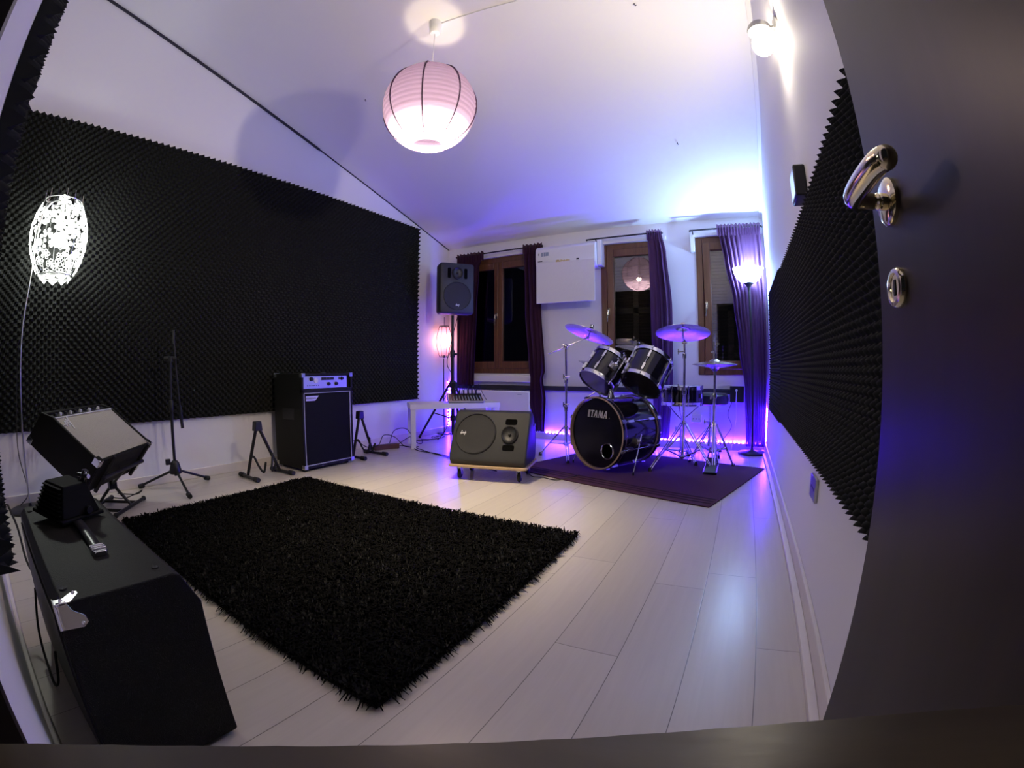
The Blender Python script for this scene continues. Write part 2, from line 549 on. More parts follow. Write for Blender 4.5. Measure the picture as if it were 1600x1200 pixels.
# dark gap between left wall and ceiling, pale strip on the right
def strip(x0, x1, ya, yb, h, lift=0.0):
    mb = MB()
    v = [(x, y, zc(y)-d-lift) for d in (0, h) for y in (ya, yb) for x in (x0, x1)]
    mb.add(v, [(0, 1, 3, 2), (4, 6, 7, 5), (0, 4, 5, 1), (2, 3, 7, 6), (0, 2, 6, 4), (1, 5, 7, 3)])
    return mb
mb = strip(XL, XL+0.014, -0.04, 2.55, 0.020)
mb2 = strip(XL, XL+0.006, 2.55, YB-0.01, 0.011)
mb.add(mb2.v, mb2.f)
struct(mb, 'trim_2', M['dark'], 'dark line between foam wall and ceiling')
struct(strip(XR-0.03, XR, -0.04, YB, 0.022), 'trim_3', M['white'], 'white cable trunking along the right ceiling edge')
struct(MB().rng((-3.30, YB-0.035, 0.556), (-0.03, YB, 0.607)), 'trim_4', M['dark'], 'dark rail along the wall under the windows', bevel=0.003)

# windows -----------------------------------------------------------
def window(k, x0, x1, sashes, label):
    fr = MB()
    yA, yB = YB-0.012, YB+0.06
    fw = 0.065
    fr.rng((x0, yA, WZ0), (x0+fw, yB, WZ1)).rng((x1-fw, yA, WZ0), (x1, yB, WZ1))
    fr.rng((x0+fw, yA, WZ1-fw), (x1-fw, yB, WZ1)).rng((x0+fw, yA, WZ0), (x1-fw, yB, WZ0+fw))
    o = struct(fr, 'window_%d' % k, M['winwood'], label, bevel=0.006)
    n = sashes
    w = (x1-x0-2*fw)/n
    for i in range(n):
        a = x0+fw+i*w; b = a+w
        s = MB(); sw = 0.078 if n == 1 else 0.058
        ya, yb = YB-0.022, YB+0.035
        za, zb = WZ0+fw-0.008, WZ1-fw+0.008
        s.rng((a+0.002, ya, za), (a+sw, yb, zb)).rng((b-sw, ya, za), (b-0.002, yb, zb))
        s.rng((a+sw, ya, zb-0.085), (b-sw, yb, zb)).rng((a+sw, ya, za), (b-sw, yb, za+0.085))
        so = s.build('sash', M['winwood'], o, bevel=0.008)
        MB().rng((a+sw-0.005, YB+0.004, za+0.08), (b-sw+0.005, YB+0.010, zb-0.08)).build('glass_pane', M['glass'], so)
        # louvred shutter outside
    sh = MB()
    sh.rng((x0, YB+0.13, WZ0), (x0+0.06, YB+0.165, WZ1)).rng((x1-0.06, YB+0.13, WZ0), (x1, YB+0.165, WZ1))
    sh.rng(((x0+x1)/2-0.03, YB+0.13, WZ0), ((x0+x1)/2+0.03, YB+0.165, WZ1))
    sh.rng((x0, YB+0.13, WZ1-0.09), (x1, YB+0.165, WZ1)).rng((x0, YB+0.13, WZ0), (x1, YB+0.165, WZ0+0.09))
    sh.rng((x0, YB+0.13, 1.40), (x1, YB+0.165, 1.46))
    z = WZ0+0.10
    while z < WZ1-0.1:
        sh.box(((x0+x1)/2, 0, 0), (x1-x0-0.02, 0.045, 0.009), Matrix.Translation((0, YB+0.147, z)) @ Matrix.Rotation(R(-42), 4, 'X'))
        z += 0.034
    sh.build('shutter', M['shutter'], o)
    return o
def whandle(o, x, z):
    h = MB()
    h.rng((x-0.012, YB-0.030, z-0.035), (x+0.012, YB-0.022, z+0.035))
    h.cyl((x, YB-0.03, z+0.01), (x, YB-0.06, z+0.01), 0.007)
    h.tube(smoothpath([(x, YB-0.06, z+0.012), (x-0.002, YB-0.066, z-0.03), (x-0.006, YB-0.062, z-0.075), (x-0.008, YB-0.058, z-0.11)]), 0.008)
    h.build('handle', M['brass'], o, bevel=0.002)
w1 = window(1, *WIN[0], 2, 'brown wooden double window between plum curtains')
w2 = window(2, *WIN[1], 1, 'brown wooden window reflecting the lantern')
w3 = window(3, *WIN[2], 1, 'brown wooden window behind the torch lamp')
MB().rng((-3.21, YB-0.06, 0.645), (-2.235, YB, 0.715)).build('window_sill', M['white'], w1, bevel=0.006)
whandle(w1, -2.725, 1.43)
whandle(w2, -1.345, 1.41)
whandle(w3, -0.315, 1.44)
cr = MB()                                       # blind cords seen behind the middle glass
for x in (-0.955, -0.94): cr.cyl((x, YB+0.02, 1.55), (x, YB+0.02, 2.0), 0.0015, n=6)
cr.rng((-1.26, YB+0.015, 1.90), (-0.82, YB+0.03, 1.99))
cr.build('rolled_blind', M['shutter'], w2)
# white pelmets on the window heads
for k, (x0, x1, lab) in enumerate([(-3.25, -2.17, 'thin white pelmet strip over the double window'), (-1.432, -0.71, 'white pelmet strip with end cheek over the middle window'), (-0.455, 0.28, 'white pelmet strip with end cheek over the corner window')]):
    p = MB().rng((x0, YB-0.05, 2.147), (x1, YB, 2.185))
    if k == 1: p.rng((x0, YB-0.13, 1.90), (x0+0.045, YB, 2.185))
    if k == 2: p.rng((x0, YB-0.06, 1.99), (x0+0.045, YB, 2.185))
    tag(p.build('window_pelmet', M['white'], bevel=0.004), lab, 'pelmet', 'white window pelmets')

# door leaf, open against the right wall ----------------------------------
ha, hb_ = Vector((0.285, -0.05, 0)), Vector((0.225, 0.74, 0))
du = (hb_-ha).normalized()                      # towards the free edge
dn = Vector((-du.y, du.x, 0))                   # out of the face, towards the room
DM = Matrix(((du.x, dn.x, 0, ha.x), (du.y, dn.y, 0, ha.y), (0, 0, 1, 0), (0, 0, 0, 1)))
WM_door = DM
dl = MB().rng((0, -0.034, 0.008), ((hb_-ha).length, 0, 2.10), DM)
door = struct(dl, 'door_1', M['doorwood'], 'dark brown door standing open on the right', bevel=0.003)
hm = DM @ Matrix.Translation((0.715, 0, 1.032))
h = MB().lathe([(0.034, 0), (0.034, 0.006), (0.028, 0.010), (0.012, 0.011)], 32, hm @ Matrix.Rotation(-PI/2, 4, 'X'))
h.lathe([(0.012, 0.008), (0.0125, 0.016), (0.0105, 0.018), (0.0125, 0.021), (0.0105, 0.024), (0.012, 0.028), (0.0125, 0.05)], 24, hm @ Matrix.Rotation(-PI/2, 4, 'X'))
hp = smoothpath([hm @ Vector(p) for p in [(0, 0.034, 0), (0.002, 0.050, 0.0), (-0.014, 0.060, 0.002), (-0.06, 0.060, 0.006), (-0.105, 0.057, 0.009), (-0.125, 0.052, 0.009)]], 6)
h.tube(hp, [0.0115+0.0045*min(1, i/18) for i in range(len(hp))], 16)
h.sph(hp[-1], 0.0158, 16)
h.build('door_handle', M['brass'], door)
km = DM @ Matrix.Translation((0.715, 0, 0.912)) @ Matrix.Rotation(-PI/2, 4, 'X')
kp = MB().lathe([(0.028, 0), (0.028, 0.005), (0.025, 0.009), (0.020, 0.010), (0.018, 0.007)], 36, km)
ko = kp.build('keyhole_plate', M['brass'], door)
MB().rng((-0.0035, -0.011, 0.0065), (0.0035, 0.011, 0.0085), km).build('keyhole', M['black'], ko, bevel=0.003)

# ------------------------------------------------------------------ acoustic foam
def foam(name, o, u, v, n, W, H, res, label, period=0.05, h=0.042, base=0.014, mat_name='foam', ex=1.2):
    """egg-crate sheet: origin o, edges u*W and v*H, peaks along n"""
    nu, nv = int(round(W/period*res)), int(round(H/period*res))
    U = np.linspace(0, W, nu+1); V = np.linspace(0, H, nv+1)
    uu, vv = np.meshgrid(U, V)
    f = 0.5+0.5*np.cos(2*PI*(uu/period-0.25))*np.cos(2*PI*(vv/period-0.25)) if False else 0.5+0.5*np.cos(2*PI*uu/period)*np.cos(2*PI*vv/period)
    z = base+h*f**ex
    o, u, v, n = [np.array(a, float) for a in (o, u, v, n)]
    P = o+uu[..., None]*u+vv[..., None]*v+z[..., None]*n
    P = P.reshape(-1, 3)
    idx = np.arange((nu+1)*(nv+1)).reshape(nv+1, nu+1)
    F = np.stack([idx[:-1, :-1], idx[:-1, 1:], idx[1:, 1:], idx[1:, :-1]], -1).reshape(-1, 4)
    faces = [tuple(q) for q in F]
    verts = [tuple(p) for p in P]
    # sides and back
    border = list(idx[0, :])+list(idx[1:, -1])+list(idx[-1, -2::-1])+list(idx[-2:0:-1, 0])
    b0 = len(verts)
    bs = [verts[i] for i in border]
    back = [tuple(np.array(p)-n*np.dot(np.array(p)-o, n)+n*0.001) for p in bs]
    verts += back
    m = len(border)
    faces += [(border[i], b0+i, b0+(i+1) % m, border[(i+1) % m]) for i in range(m)]
    faces.append(tuple(b0+i for i in range(m)))
    mb = MB(); mb.v = verts; mb.f = faces
    ob = mb.build(name, M[mat_name], fix=False, smooth=60)
    return tag(ob, label, 'acoustic foam')
foam('acoustic_foam', (XL, -0.02, 0.455), (0, 1, 0), (0, 0, 1), (1, 0, 0), 4.10, 2.0, 4, 'huge black egg-crate foam sheet covering the long left wall')
foam('acoustic_foam', (XR, 2.90, 0.50), (0, -1, 0), (0, 0, 1), (-1, 0, 0), 2.12, 0.88, 8, 'dark egg-crate foam sheet on the right wall reaching to the door edge', period=0.04, h=0.032, base=0.012, mat_name='foamlit', ex=0.85)
foam('acoustic_foam', (XR, 3.94, 0.485), (0, -1, 0), (0, 0, 1), (-1, 0, 0), 1.03, 0.93, 5, 'dark egg-crate foam sheet on the right wall, far end next to the torch lamp', period=0.04, h=0.032, base=0.012, mat_name='foamlit', ex=0.85)
foam('acoustic_foam', (XL+0.06, YF, 0.455), (1, 0, 0), (0, 0, 1), (0, 1, 0), 2.40, 2.0, 5, 'black egg-crate foam seen edge-on at the far left, on the doorway wall', h=0.042)

# ------------------------------------------------------------------ lamps
# paper lantern hanging from the ceiling
lx, ly, lz = -1.612, 1.962, 2.385
t = thing('paper_lantern', 'round lilac paper lantern hanging from the ceiling, lit', 'pendant lamp', (lx, ly, lz))
LR = 0.283
pr = []
N = 132
a0, a1 = R(20), R(162)
for i in range(N+1):
    a = a0+(a1-a0)*i/N
    rr = LR*(1-0.016*abs(math.sin(PI*i/6)))
    pr.append((rr*math.sin(a), rr*math.cos(a)))
sh = MB().lathe(pr, 64, caps=False).build('lamp_shade', M['paper'], t, local=True, smooth=60, fix=False)
sm = MB()
for k in range(8):
    ph = 2*PI*k/8+0.52
    pts = [((LR+0.001)*math.sin(a)*math.cos(ph), (LR+0.001)*math.sin(a)*math.sin(ph), (LR+0.001)*math.cos(a)) for a in [R(20)+R(142)*i/40 for i in range(41)]]
    sm.tube(pts, [0.0075-0.0055*i/40 for i in range(41)], 5)
sm.build('shade_seams', M['seam'], sh, local=True)
mb = MB()
mb.tube([(0, 0, 0.02), (0, 0, zc(ly)-lz-0.06)], 0.0028, 8)
mb.build('cord', M['whiteplastic'], t, local=True)
cup = MB().lathe([(0.043, zc(ly)-lz+0.01), (0.043, zc(ly)-lz-0.02), (0.036, zc(ly)-lz-0.085), (0.030, zc(ly)-lz-0.092), (0.006, zc(ly)-lz-0.096)], 28)
cup.build('ceiling_cup', M['whiteplastic'], t, local=True)
sk = MB().lathe([(0.018, -0.06), (0.018, 0.02), (0.006, 0.03)], 16).build('bulb_holder', M['whiteplastic'], t, local=True)
lamp('lantern_light', (lx, ly, lz-0.085), P_PEND, C_PEND, t, 0.035)
lamp('lantern_downlight', (lx, ly, lz-0.085), P_PEND*8.0, C_PEND, t, 0.035, R(168), (0, 0, -1))
cb = MB()
c0 = Vector((lx+0.03, ly+0.01, zc(ly)-0.012)); c1 = Vector((-1.05, 2.02, zc(2.02)-0.006)); c2 = Vector((0.27, 2.10, zc(2.10)-0.006))
d = (c1-c0)
cb.tube([c0, c0+d*0.5+Vector((0, 0, 0.004)), c1, c1+Vector((0.6, -0.35, zc(1.67)-zc(2.02)))], 0.005, 6)
cb.build('ceiling_wire', M['whiteplastic'], t)
for k, (p, lab) in enumerate([((-2.557, 2.286), 'tiny dark hook in the ceiling left of the lantern'), ((-0.385, 3.558), 'tiny dark hook in the ceiling near the bright corner'), ((-0.385, 2.263), 'tiny dark hook in the ceiling at the top edge of the photo')]):
    z = zc(p[1])
    hk = MB().tube([(p[0], p[1], z+0.005), (p[0], p[1], z-0.014), (p[0]+0.006, p[1], z-0.022), (p[0]+0.012, p[1], z-0.018)], 0.003, 6)
    tag(hk.build('ceiling_hook', M['dark']), lab, 'hook', 'small hooks in the ceiling')

# wall sconce on the right wall
sx, sy, sz = XR, 1.69, 2.175
t = thing('wall_sconce', 'wall lamp with metal dome, glowing warm high on the right wall', 'wall lamp', (sx, sy, sz))
MB().lathe([(0.045, 0.0), (0.045, 0.012), (0.03, 0.018)], 24, mtx((0, 0, 0.0), (-1, 0, 0))).build('wall_plate', M['steel'], t, local=True)
MB().tube([(-0.012, 0, 0.0), (-0.05, 0, 0.0), (-0.075, 0, -0.005)], 0.008, 10).build('arm', M['steel'], t, local=True)
pr = [(0.052*math.cos(a)+1e-5, 0.052*math.sin(a)) for a in [R(90)*i/12 for i in range(13)]]
pr2 = [(max(r-0.002, 1e-5), z-0.002) for r, z in pr][::-1]
MB().lathe(pr+pr2, 28, Matrix.Translation((-0.078, 0, -0.018)), caps=False).build('dome_cap', M['steel'], t, local=True)
MB().sph((-0.078, 0, -0.085), 0.045, 20, (1, 1, 1.2)).build('bulb', M['bulb'], t, local=True)
lamp('sconce_light', (sx-0.078, sy, sz-0.085), P_SCONCE, C_SCONCE, t, 0.05, R(177), (-1, 0.10, 0.95))
lamp('sconce_glow', (sx-0.078, sy, sz-0.085), 4.0, C_SCONCE, t, 0.05)
lamp('sconce_uplight', (sx-0.035, sy+0.0, sz+0.062), 2.2, C_SCONCE, t, 0.015, R(70), (0.05, 0, 1))

# torch lamp in the far right corner
tb, tt = Vector((0.150, 4.56, 0)), Vector((0.112, 4.56, 1.56))
t = thing('torchiere_lamp', 'tall black uplighter with glowing glass bowl in the far right corner', 'floor lamp', tb)
MB().lathe([(0.133, 0.0), (0.133, 0.018), (0.120, 0.026), (0.03, 0.034), (0.012, 0.05), (0.011, 0.06)], 40, Matrix.Translation(tb)).build('base', M['blackmetal'], t)
MB().tube([tb+Vector((0, 0, 0.04)), tb.lerp(tt, 0.5), tt], 0.0115, 12).build('pole', M['blackmetal'], t)
MB().lathe([(0.011, -0.01), (0.016, 0.02), (0.03, 0.045), (0.05, 0.062), (0.052, 0.068), (0.0, 0.068)], 28, Matrix.Translation(tt), caps=False).build('holder', M['blackmetal'], t)
pr = [(0.048, 0.066), (0.085, 0.085), (0.115, 0.115), (0.135, 0.155), (0.142, 0.19), (0.152, 0.205)]
MB().lathe(pr, 40, Matrix.Translation(tt), caps=False).build('glass_bowl', M['frost'], t, fix=False)
MB().sph(tt+Vector((0, 0, 0.135)), 0.034, 16, (1, 1, 1.3)).build('bulb', M['bulbcool'], t)
lamp('torch_light', tt+Vector((0, 0, 0.145)), P_TORCH, C_TORCH, t, 0.045)

# floral floor lamp in the left front corner
fb = Vector((-3.295, 0.175, 0)); fc = Vector((-3.17, 0.365, 1.585))
t = thing('floral_floor_lamp', 'slim floor lamp with glowing white floral shade by the left foam', 'floor lamp', fb)
MB().lathe([(0.135, 0.0), (0.135, 0.014), (0.12, 0.022), (0.012, 0.03), (0.008, 0.05)], 40, Matrix.Translation(fb)).build('base', M['blackmetal'], t)
pp = smoothpath([fb+Vector((0, 0, 0.03)), fb+Vector((0.0, 0.005, 0.5)), fb+Vector((0.0, 0.015, 1.0)), fb+Vector((0.005, 0.05, 1.35)), fb+Vector((0.01, 0.075, 1.7)), fb+Vector((0.06, 0.12, 1.81)), fc+Vector((0, 0, 0.235))], 8)
MB().tube(pp, 0.0065, 10).build('pole', M['steel'], t)
SH_H = 0.235
def barrel(z): return 0.178*(1-0.40*(z/SH_H)**2*1.0) if abs(z) <= SH_H else 0.12
wire = MB()
for k in range(14):
    a = 2*PI*k/14
    wire.tube([fc+Vector((barrel(z)*math.cos(a), barrel(z)*math.sin(a), z)) for z in [-SH_H+0.02+(2*SH_H+0.02)*i/14-0.0 if i < 14 else SH_H+0.035 for i in range(15)]], 0.0018, 5)
wire.ring(fc+Vector((0, 0, SH_H-0.01)), (0, 0, 1), barrel(SH_H-0.01), 0.003)
wire.ring(fc+Vector((0, 0, -SH_H+0.01)), (0, 0, 1), barrel(SH_H-0.01), 0.003)
for a in (0, 2*PI/3, 4*PI/3):
    wire.tube([fc+Vector((0, 0, SH_H-0.01)), fc+Vector((barrel(SH_H-0.01)*math.cos(a), barrel(SH_H-0.01)*math.sin(a), SH_H-0.01))], 0.0025, 5)
shade = wire.build('lamp_shade', M['steel'], t)
fl = MB()
random.seed(3)
def disc(mb, a, z, r, inner=0.0, n=12, lift=0.0):
    rad = barrel(z)+lift
    def P(rr, th):
        aa = a+rr*math.cos(th)/rad; zz = z+rr*math.sin(th)
        rb = barrel(max(-SH_H, min(SH_H, zz)))+lift
        return fc+Vector((rb*math.cos(aa), rb*math.sin(aa), zz))
    if inner <= 0:
        mb.add([P(r, 2*PI*i/n) for i in range(n)], [tuple(range(n))])
    else:
        v = [P(r, 2*PI*i/n) for i in range(n)]+[P(inner, 2*PI*i/n) for i in range(n)]
        mb.add(v, [(i, (i+1) % n, n+(i+1) % n, n+i) for i in range(n)])
for k in range(9):
    for j in range(7):
        a = 2*PI*(k+0.5*(j % 2)+random.uniform(-.15, .15))/11
        z = -SH_H+0.045+j*0.064+random.uniform(-.014, .014)
        if j >= 3 and (j+k) % 3 == 0:
            disc(fl, a, z, 0.023, 0.0, 14, 0.004)
            for q in range(7):
                disc(fl, a+0.040*math.cos(q*2*PI/7)/0.17, z+0.040*math.sin(q*2*PI/7), 0.0125, 0, 8, 0.003)
        else:
            for q in range(5):
                th = q*2*PI/5+random.random()
                disc(fl, a+0.022*math.cos(th)/0.16, z+0.022*math.sin(th), 0.0125, 0.0075 if j < 3 else 0.0, 9, 0.003)
            disc(fl, a, z, 0.009, 0.0, 8, 0.006)
fo = fl.build('flower_cutouts', M['petal'], shade, fix=False, smooth=0)
zz = MB()
n = 9
for k in range(n):
    a, b, c = 2*PI*k/n, 2*PI*(k+0.5)/n, 2*PI*(k+1)/n
    r1, r2 = 0.105, 0.085
    zz.add([fc+Vector((r1*math.cos(a), r1*math.sin(a), -SH_H+0.0)), fc+Vector((r2*math.cos(b), r2*math.sin(b), -SH_H+0.03)), fc+Vector((r1*math.cos(c), r1*math.sin(c), -SH_H+0.0)), fc+Vector((r2*math.cos(b), r2*math.sin(b), -SH_H-0.032))], [(0, 1, 2, 3)])
zz.build('zigzag_collar', M['petal'], shade, fix=False, smooth=0)
MB().sph(fc+Vector((0, 0, -0.01)), 0.045, 18).build('bulb', M['bulbcool'], t)
MB().cyl(fc+Vector((0, 0, 0.05)), fc+Vector((0, 0, 0.25)), 0.012).build('bulb_holder', M['whiteplastic'], t)
lamp('floral_light', fc+Vector((0, 0, -0.01)), P_FLORAL, C_FLORAL, t, 0.05)
cw = smoothpath([fb+Vector((-0.02, -0.0, 1.0)), fb+Vector((-0.045, -0.02, 0.6)), fb+Vector((-0.04, -0.03, 0.35)), fb+Vector((-0.01, 0.0, 0.12)), fb+Vector((-0.06, -0.05, 0.035)), fb+Vector((-0.14, -0.08, 0.006))], 8)
MB().tube(cw, 0.003, 6).build('power_cord', M['rubber'], t)

# small oval wire lamp behind the speaker
ob = Vector((-3.352, 4.50, 0)); oc = Vector((-3.345, 4.50, 1.135))
t = thing('oval_wire_lamp', 'small floor lamp with pink glowing oval wire cage behind the tripod speaker', 'floor lamp', ob)
MB().lathe([(0.085, 0), (0.085, 0.012), (0.012, 0.022), (0.006, 0.04)], 28, Matrix.Translation(ob)).build('base', M['blackmetal'], t)
MB().tube([ob+Vector((0, 0, 0.02)), ob+Vector((0, 0, 0.93))], 0.006, 8).tube([oc+Vector((0.0, 0, 0.18)), oc+Vector((0, 0, 0.30))], 0.004, 6).build('stem', M['blackmetal'], t)
cg = MB()
def ov(z): return 0.055+0.045*math.cos(PI*z/0.40)
for k in range(8):
    a = 2*PI*k/8+0.2
    cg.tube([oc+Vector((ov(z)*math.cos(a), ov(z)*math.sin(a), z)) for z in [-0.19+0.38*i/14 for i in range(15)]], 0.0028, 5)
for z in (-0.19, 0.19): cg.ring(oc+Vector((0, 0, z)), (0, 0, 1), ov(z), 0.0032, 24, 6)
cg.tube([oc+Vector((-ov(.19), 0, 0.19)), oc+Vector((ov(.19), 0, 0.19))], 0.0025, 5)
cg.tube([oc+Vector((-ov(.19), 0, -0.19)), oc+Vector((ov(.19), 0, -0.19))], 0.0025, 5)
cg.build('wire_cage', M['blackmetal'], t)
MB().lathe([(ov(z)*0.9, z) for z in [-0.17+0.34*i/12 for i in range(13)]], 28, Matrix.Translation(oc), caps=False).build('film_shade', M['pinkfilm'], t, fix=False)
MB().sph(oc, 0.034, 16, (1, 1, 1.4)).build('bulb', M['bulbpink'], t)
MB().cyl(oc+Vector((0, 0, -0.20)), oc+Vector((0, 0, -0.045)), 0.012).build('bulb_holder', M['black'], t)
lamp('oval_light', oc, P_OVAL, C_OVAL, t, 0.04)

# violet LED strips: along the skirting of the window wall and up both far corners
def led_run(name, p0, p1, out, label, pitch=0.0333, lit=lambda s: True):
    p0, p1 = Vector(p0), Vector(p1)
    d = (p1-p0); Ln = d.length; d.normalize()
    out = Vector(out)
    w = d.cross(out).normalized()
    mm = Matrix(((d.x, w.x, out.x, p0.x), (d.y, w.y, out.y, p0.y), (d.z, w.z, out.z, p0.z), (0, 0, 0, 1)))
    tp = MB().rng((0, -0.005, 0), (Ln, 0.005, 0.002), mm)
    o = tag(tp.build(name, M['ledtape']), label, 'led strip', 'violet led strips')
    WM[o.name] = Matrix.Identity(4)
    chip = None
    s = pitch/2
    while s < Ln:
        if chip is None:
            chip = MB().rng((-0.0045, -0.0045, 0.002), (0.0045, 0.0045, 0.007)).build('led_chip', M['led'], o, local=True, smooth=0)
            c = chip
        else:
            c = chip.copy(); COL.objects.link(c); c.parent = o
        c.matrix_basis = mm @ Matrix.Translation((s, 0, 0))
        s += pitch
    return o
led_run('led_strip', (-2.10, YB-0.008, 0.0735), (0.27, YB-0.008, 0.0735), (0, -0.55, 0.835), 'violet light strip along the skirting behind the drum kit', 0.042)
led_run('led_strip', (XR-0.001, YB-0.03, 0.10), (XR-0.001, YB-0.03, 0.44), (-1, 0, 0), 'short upright violet light strip in the far right corner', 0.022)
led_run('led_strip', (XL+0.001, YB-0.02, 0.05), (XL+0.001, YB-0.02, 0.66), (1, 0, 0), 'upright violet light strip in the far left corner behind the speaker stand', 0.040)

# ------------------------------------------------------------------ curtains, rods, air conditioner
def curtain(label, rows, y, folds, amp, m, seed=0, group=None):
    """rows: list of (z, x0, x1) from top down"""
    r_ = random.Random(seed)
    ph = [r_.uniform(0, 6.28) for _ in range(4)]
    zs = [r[0] for r in rows]
    def xr(z):
        for i in range(len(rows)-1):
            if z <= rows[i][0]+1e-9 and z >= rows[i+1][0]-1e-9:
                k = (rows[i][0]-z)/max(rows[i][0]-rows[i+1][0], 1e-6)
                k = k*k*(3-2*k) if i else k
                return rows[i][1]+(rows[i+1][1]-rows[i][1])*k, rows[i][2]+(rows[i+1][2]-rows[i][2])*k
        return rows[-1][1:]
    nu, nv = folds*12, 70
    def fn(u, v):
        z = zs[0]+(zs[-1]-zs[0])*v
        a, b = xr(z)
        f = 0.5+0.5*math.sin(2*PI*folds*u+ph[0]+0.5*math.sin(3*v+ph[1]))
        w = u+0.010*math.sin(2*PI*folds*u*2+ph[2])
        g = amp*(0.55+0.45*math.sin(2.2*v+5*u+ph[3]))
        if z > zs[0]-0.10: g *= 0.75
        return (a+(b-a)*w, y-g*(f-0.5)*2+0.004*math.sin(9*v+20*u), z+0.006*math.sin(2*PI*folds*u+1))
    mb = MB().sheet(fn, nu, nv)
    o = mb.build('curtain', m, smooth=80, fix=False)
    o.modifiers.new('thick', 'SOLIDIFY').thickness = 0.0012
    tag(o, label, 'curtain', group)
    # header ruffle
    hd = MB().sheet(lambda u, v: (rows[0][1]-0.004+(rows[0][2]-rows[0][1]+0.008)*u, y-0.012-0.010*math.sin(2*PI*folds*1.7*u+ph[1]), rows[0][0]+0.03-0.115*v+0.008*math.sin(2*PI*folds*1.3*u)), folds*14, 4)
    hd.build('header_band', m, o, smooth=80, fix=False)
    return o
YC = YB-0.105
G = 'purple curtains at the windows'
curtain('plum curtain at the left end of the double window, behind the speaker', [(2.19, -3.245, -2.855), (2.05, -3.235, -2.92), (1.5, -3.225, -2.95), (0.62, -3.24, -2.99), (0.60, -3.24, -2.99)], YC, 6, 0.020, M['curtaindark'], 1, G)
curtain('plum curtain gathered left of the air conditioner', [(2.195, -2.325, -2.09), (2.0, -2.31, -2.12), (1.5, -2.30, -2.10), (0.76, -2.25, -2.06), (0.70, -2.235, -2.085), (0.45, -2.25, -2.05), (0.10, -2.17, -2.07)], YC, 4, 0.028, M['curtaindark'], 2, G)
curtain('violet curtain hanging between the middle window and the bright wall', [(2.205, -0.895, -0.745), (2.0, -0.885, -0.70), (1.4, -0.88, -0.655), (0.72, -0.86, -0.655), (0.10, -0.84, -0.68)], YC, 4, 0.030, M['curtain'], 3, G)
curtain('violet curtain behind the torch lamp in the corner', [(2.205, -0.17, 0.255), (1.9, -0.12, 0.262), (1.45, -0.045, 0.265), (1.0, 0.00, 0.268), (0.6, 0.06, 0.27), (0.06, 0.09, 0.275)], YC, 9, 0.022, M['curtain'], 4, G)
def rod(label, x0, x1, brackets):
    o = MB().tube([(x0, YC, 2.192+(0.006 if x0 > -2 else 0)), (x1, YC, 2.196+(0.010 if x0 > -2 else 0))], 0.0085, 12)
    z = 2.195
    for x in (x0, x1): o.sph((x, YC, z), 0.011, 10)
    o = o.build('curtain_rod', M['blackmetal'])
    tag(o, label, 'curtain rod', 'black curtain rods')
    for x in brackets:
        MB().tube([(x, YC, z), (x, YC+0.03, z-0.025), (x, YB-0.048, z-0.025)], 0.006, 8).build('bracket', M['blackmetal'], o)
rod('black rod above the double window', -3.26, -2.085, (-3.24, -2.09))
rod('black rod above the middle window', -1.555, -0.735, (-1.455, -0.76))
rod('black rod above the corner window', -0.445, 0.275, (-0.42, 0.24))

t = thing('air_conditioner', 'white wall air conditioner between the windows', 'air conditioner', (-1.76, YB, 1.9))
prf = [(0, 1.885), (0, 2.165), (-0.09, 2.172), (-0.16, 2.155), (-0.192, 2.12), (-0.198, 2.03), (-0.190, 1.945), (-0.15, 1.900), (-0.08, 1.885)]
mm = Matrix(((0, 0, 1, -2.128), (1, 0, 0, YB), (0, 1, 0, 0), (0, 0, 0, 1)))
MB().prism(prf, 0.692, mm).build('body', M['whiteplastic'], t, bevel=0.006)
for k, x in enumerate((-2.085, -2.045, -2.015)):
    MB().box((x, YB-0.1995, 2.062), (0.028 if k == 0 else 0.022, 0.001, 0.045)).build('sticker', M['label'] if k else M['whiteplastic'], t)
text_mb('F', 0.035, mtx((-2.085, YB-0.2005, 2.062), (0, -1, 0), (1, 0, 0))).build('sticker_letter', M['dark'], t, smooth=0)
MB().box((-1.985, YB-0.1995, 2.062), (0.034, 0.001, 0.042)).build('sticker', M['label'], t)
MB().box((-2.07, YB-0.199, 1.985), (0.055, 0.001, 0.008)).build('sticker', M['dark'], t)
MB().box((-1.63, YB-0.199, 1.975), (0.03, 0.001, 0.016)).build('display_window', M['black'], t)
gl = MB()
random.seed(5)
for k in range(12): gl.box((-1.875+k*0.0135, YB-0.2, 1.968+random.uniform(-.004, .006)), (0.010, 0.002, random.uniform(.012, .030)))
gl.build('gilt_label', M['gold'], t, smooth=0)
bd = MB().rng((-2.112, YB-0.212, 1.512), (-1.440, YB-0.203, 1.958))
tag(bd.build('deflector_board', M['board'], bevel=0.001), 'white board hanging in front of the air conditioner', 'board')

# ------------------------------------------------------------------ drum kit
MATZ = 0.008
# carpet mat under the kit
A_, B_ = Vector((0.245, 3.876, 0)), Vector((-0.135, 2.670, 0))
ev = (A_-B_).normalized(); eu = Vector((-ev.y, ev.x, 0))
mm = Matrix(((eu.x, ev.x, 0, B_.x), (eu.y, ev.y, 0, B_.y), (0, 0, 1, 0), (0, 0, 0, 1)))
o = tag(MB().rng((0, 0, 0.0005), (1.66, 1.264, MATZ), mm).build('drum_mat', M['drummat'], bevel=0.003), 'plum carpet mat with dark bands under the drum kit', 'mat')
for k in range(3): MB().rng((0.02, 0.06+0.05*k, MATZ-0.001), (1.64, 0.075+0.05*k, MATZ+0.0008), mm).build('border_band', M['drumstripe'], o, smooth=0)

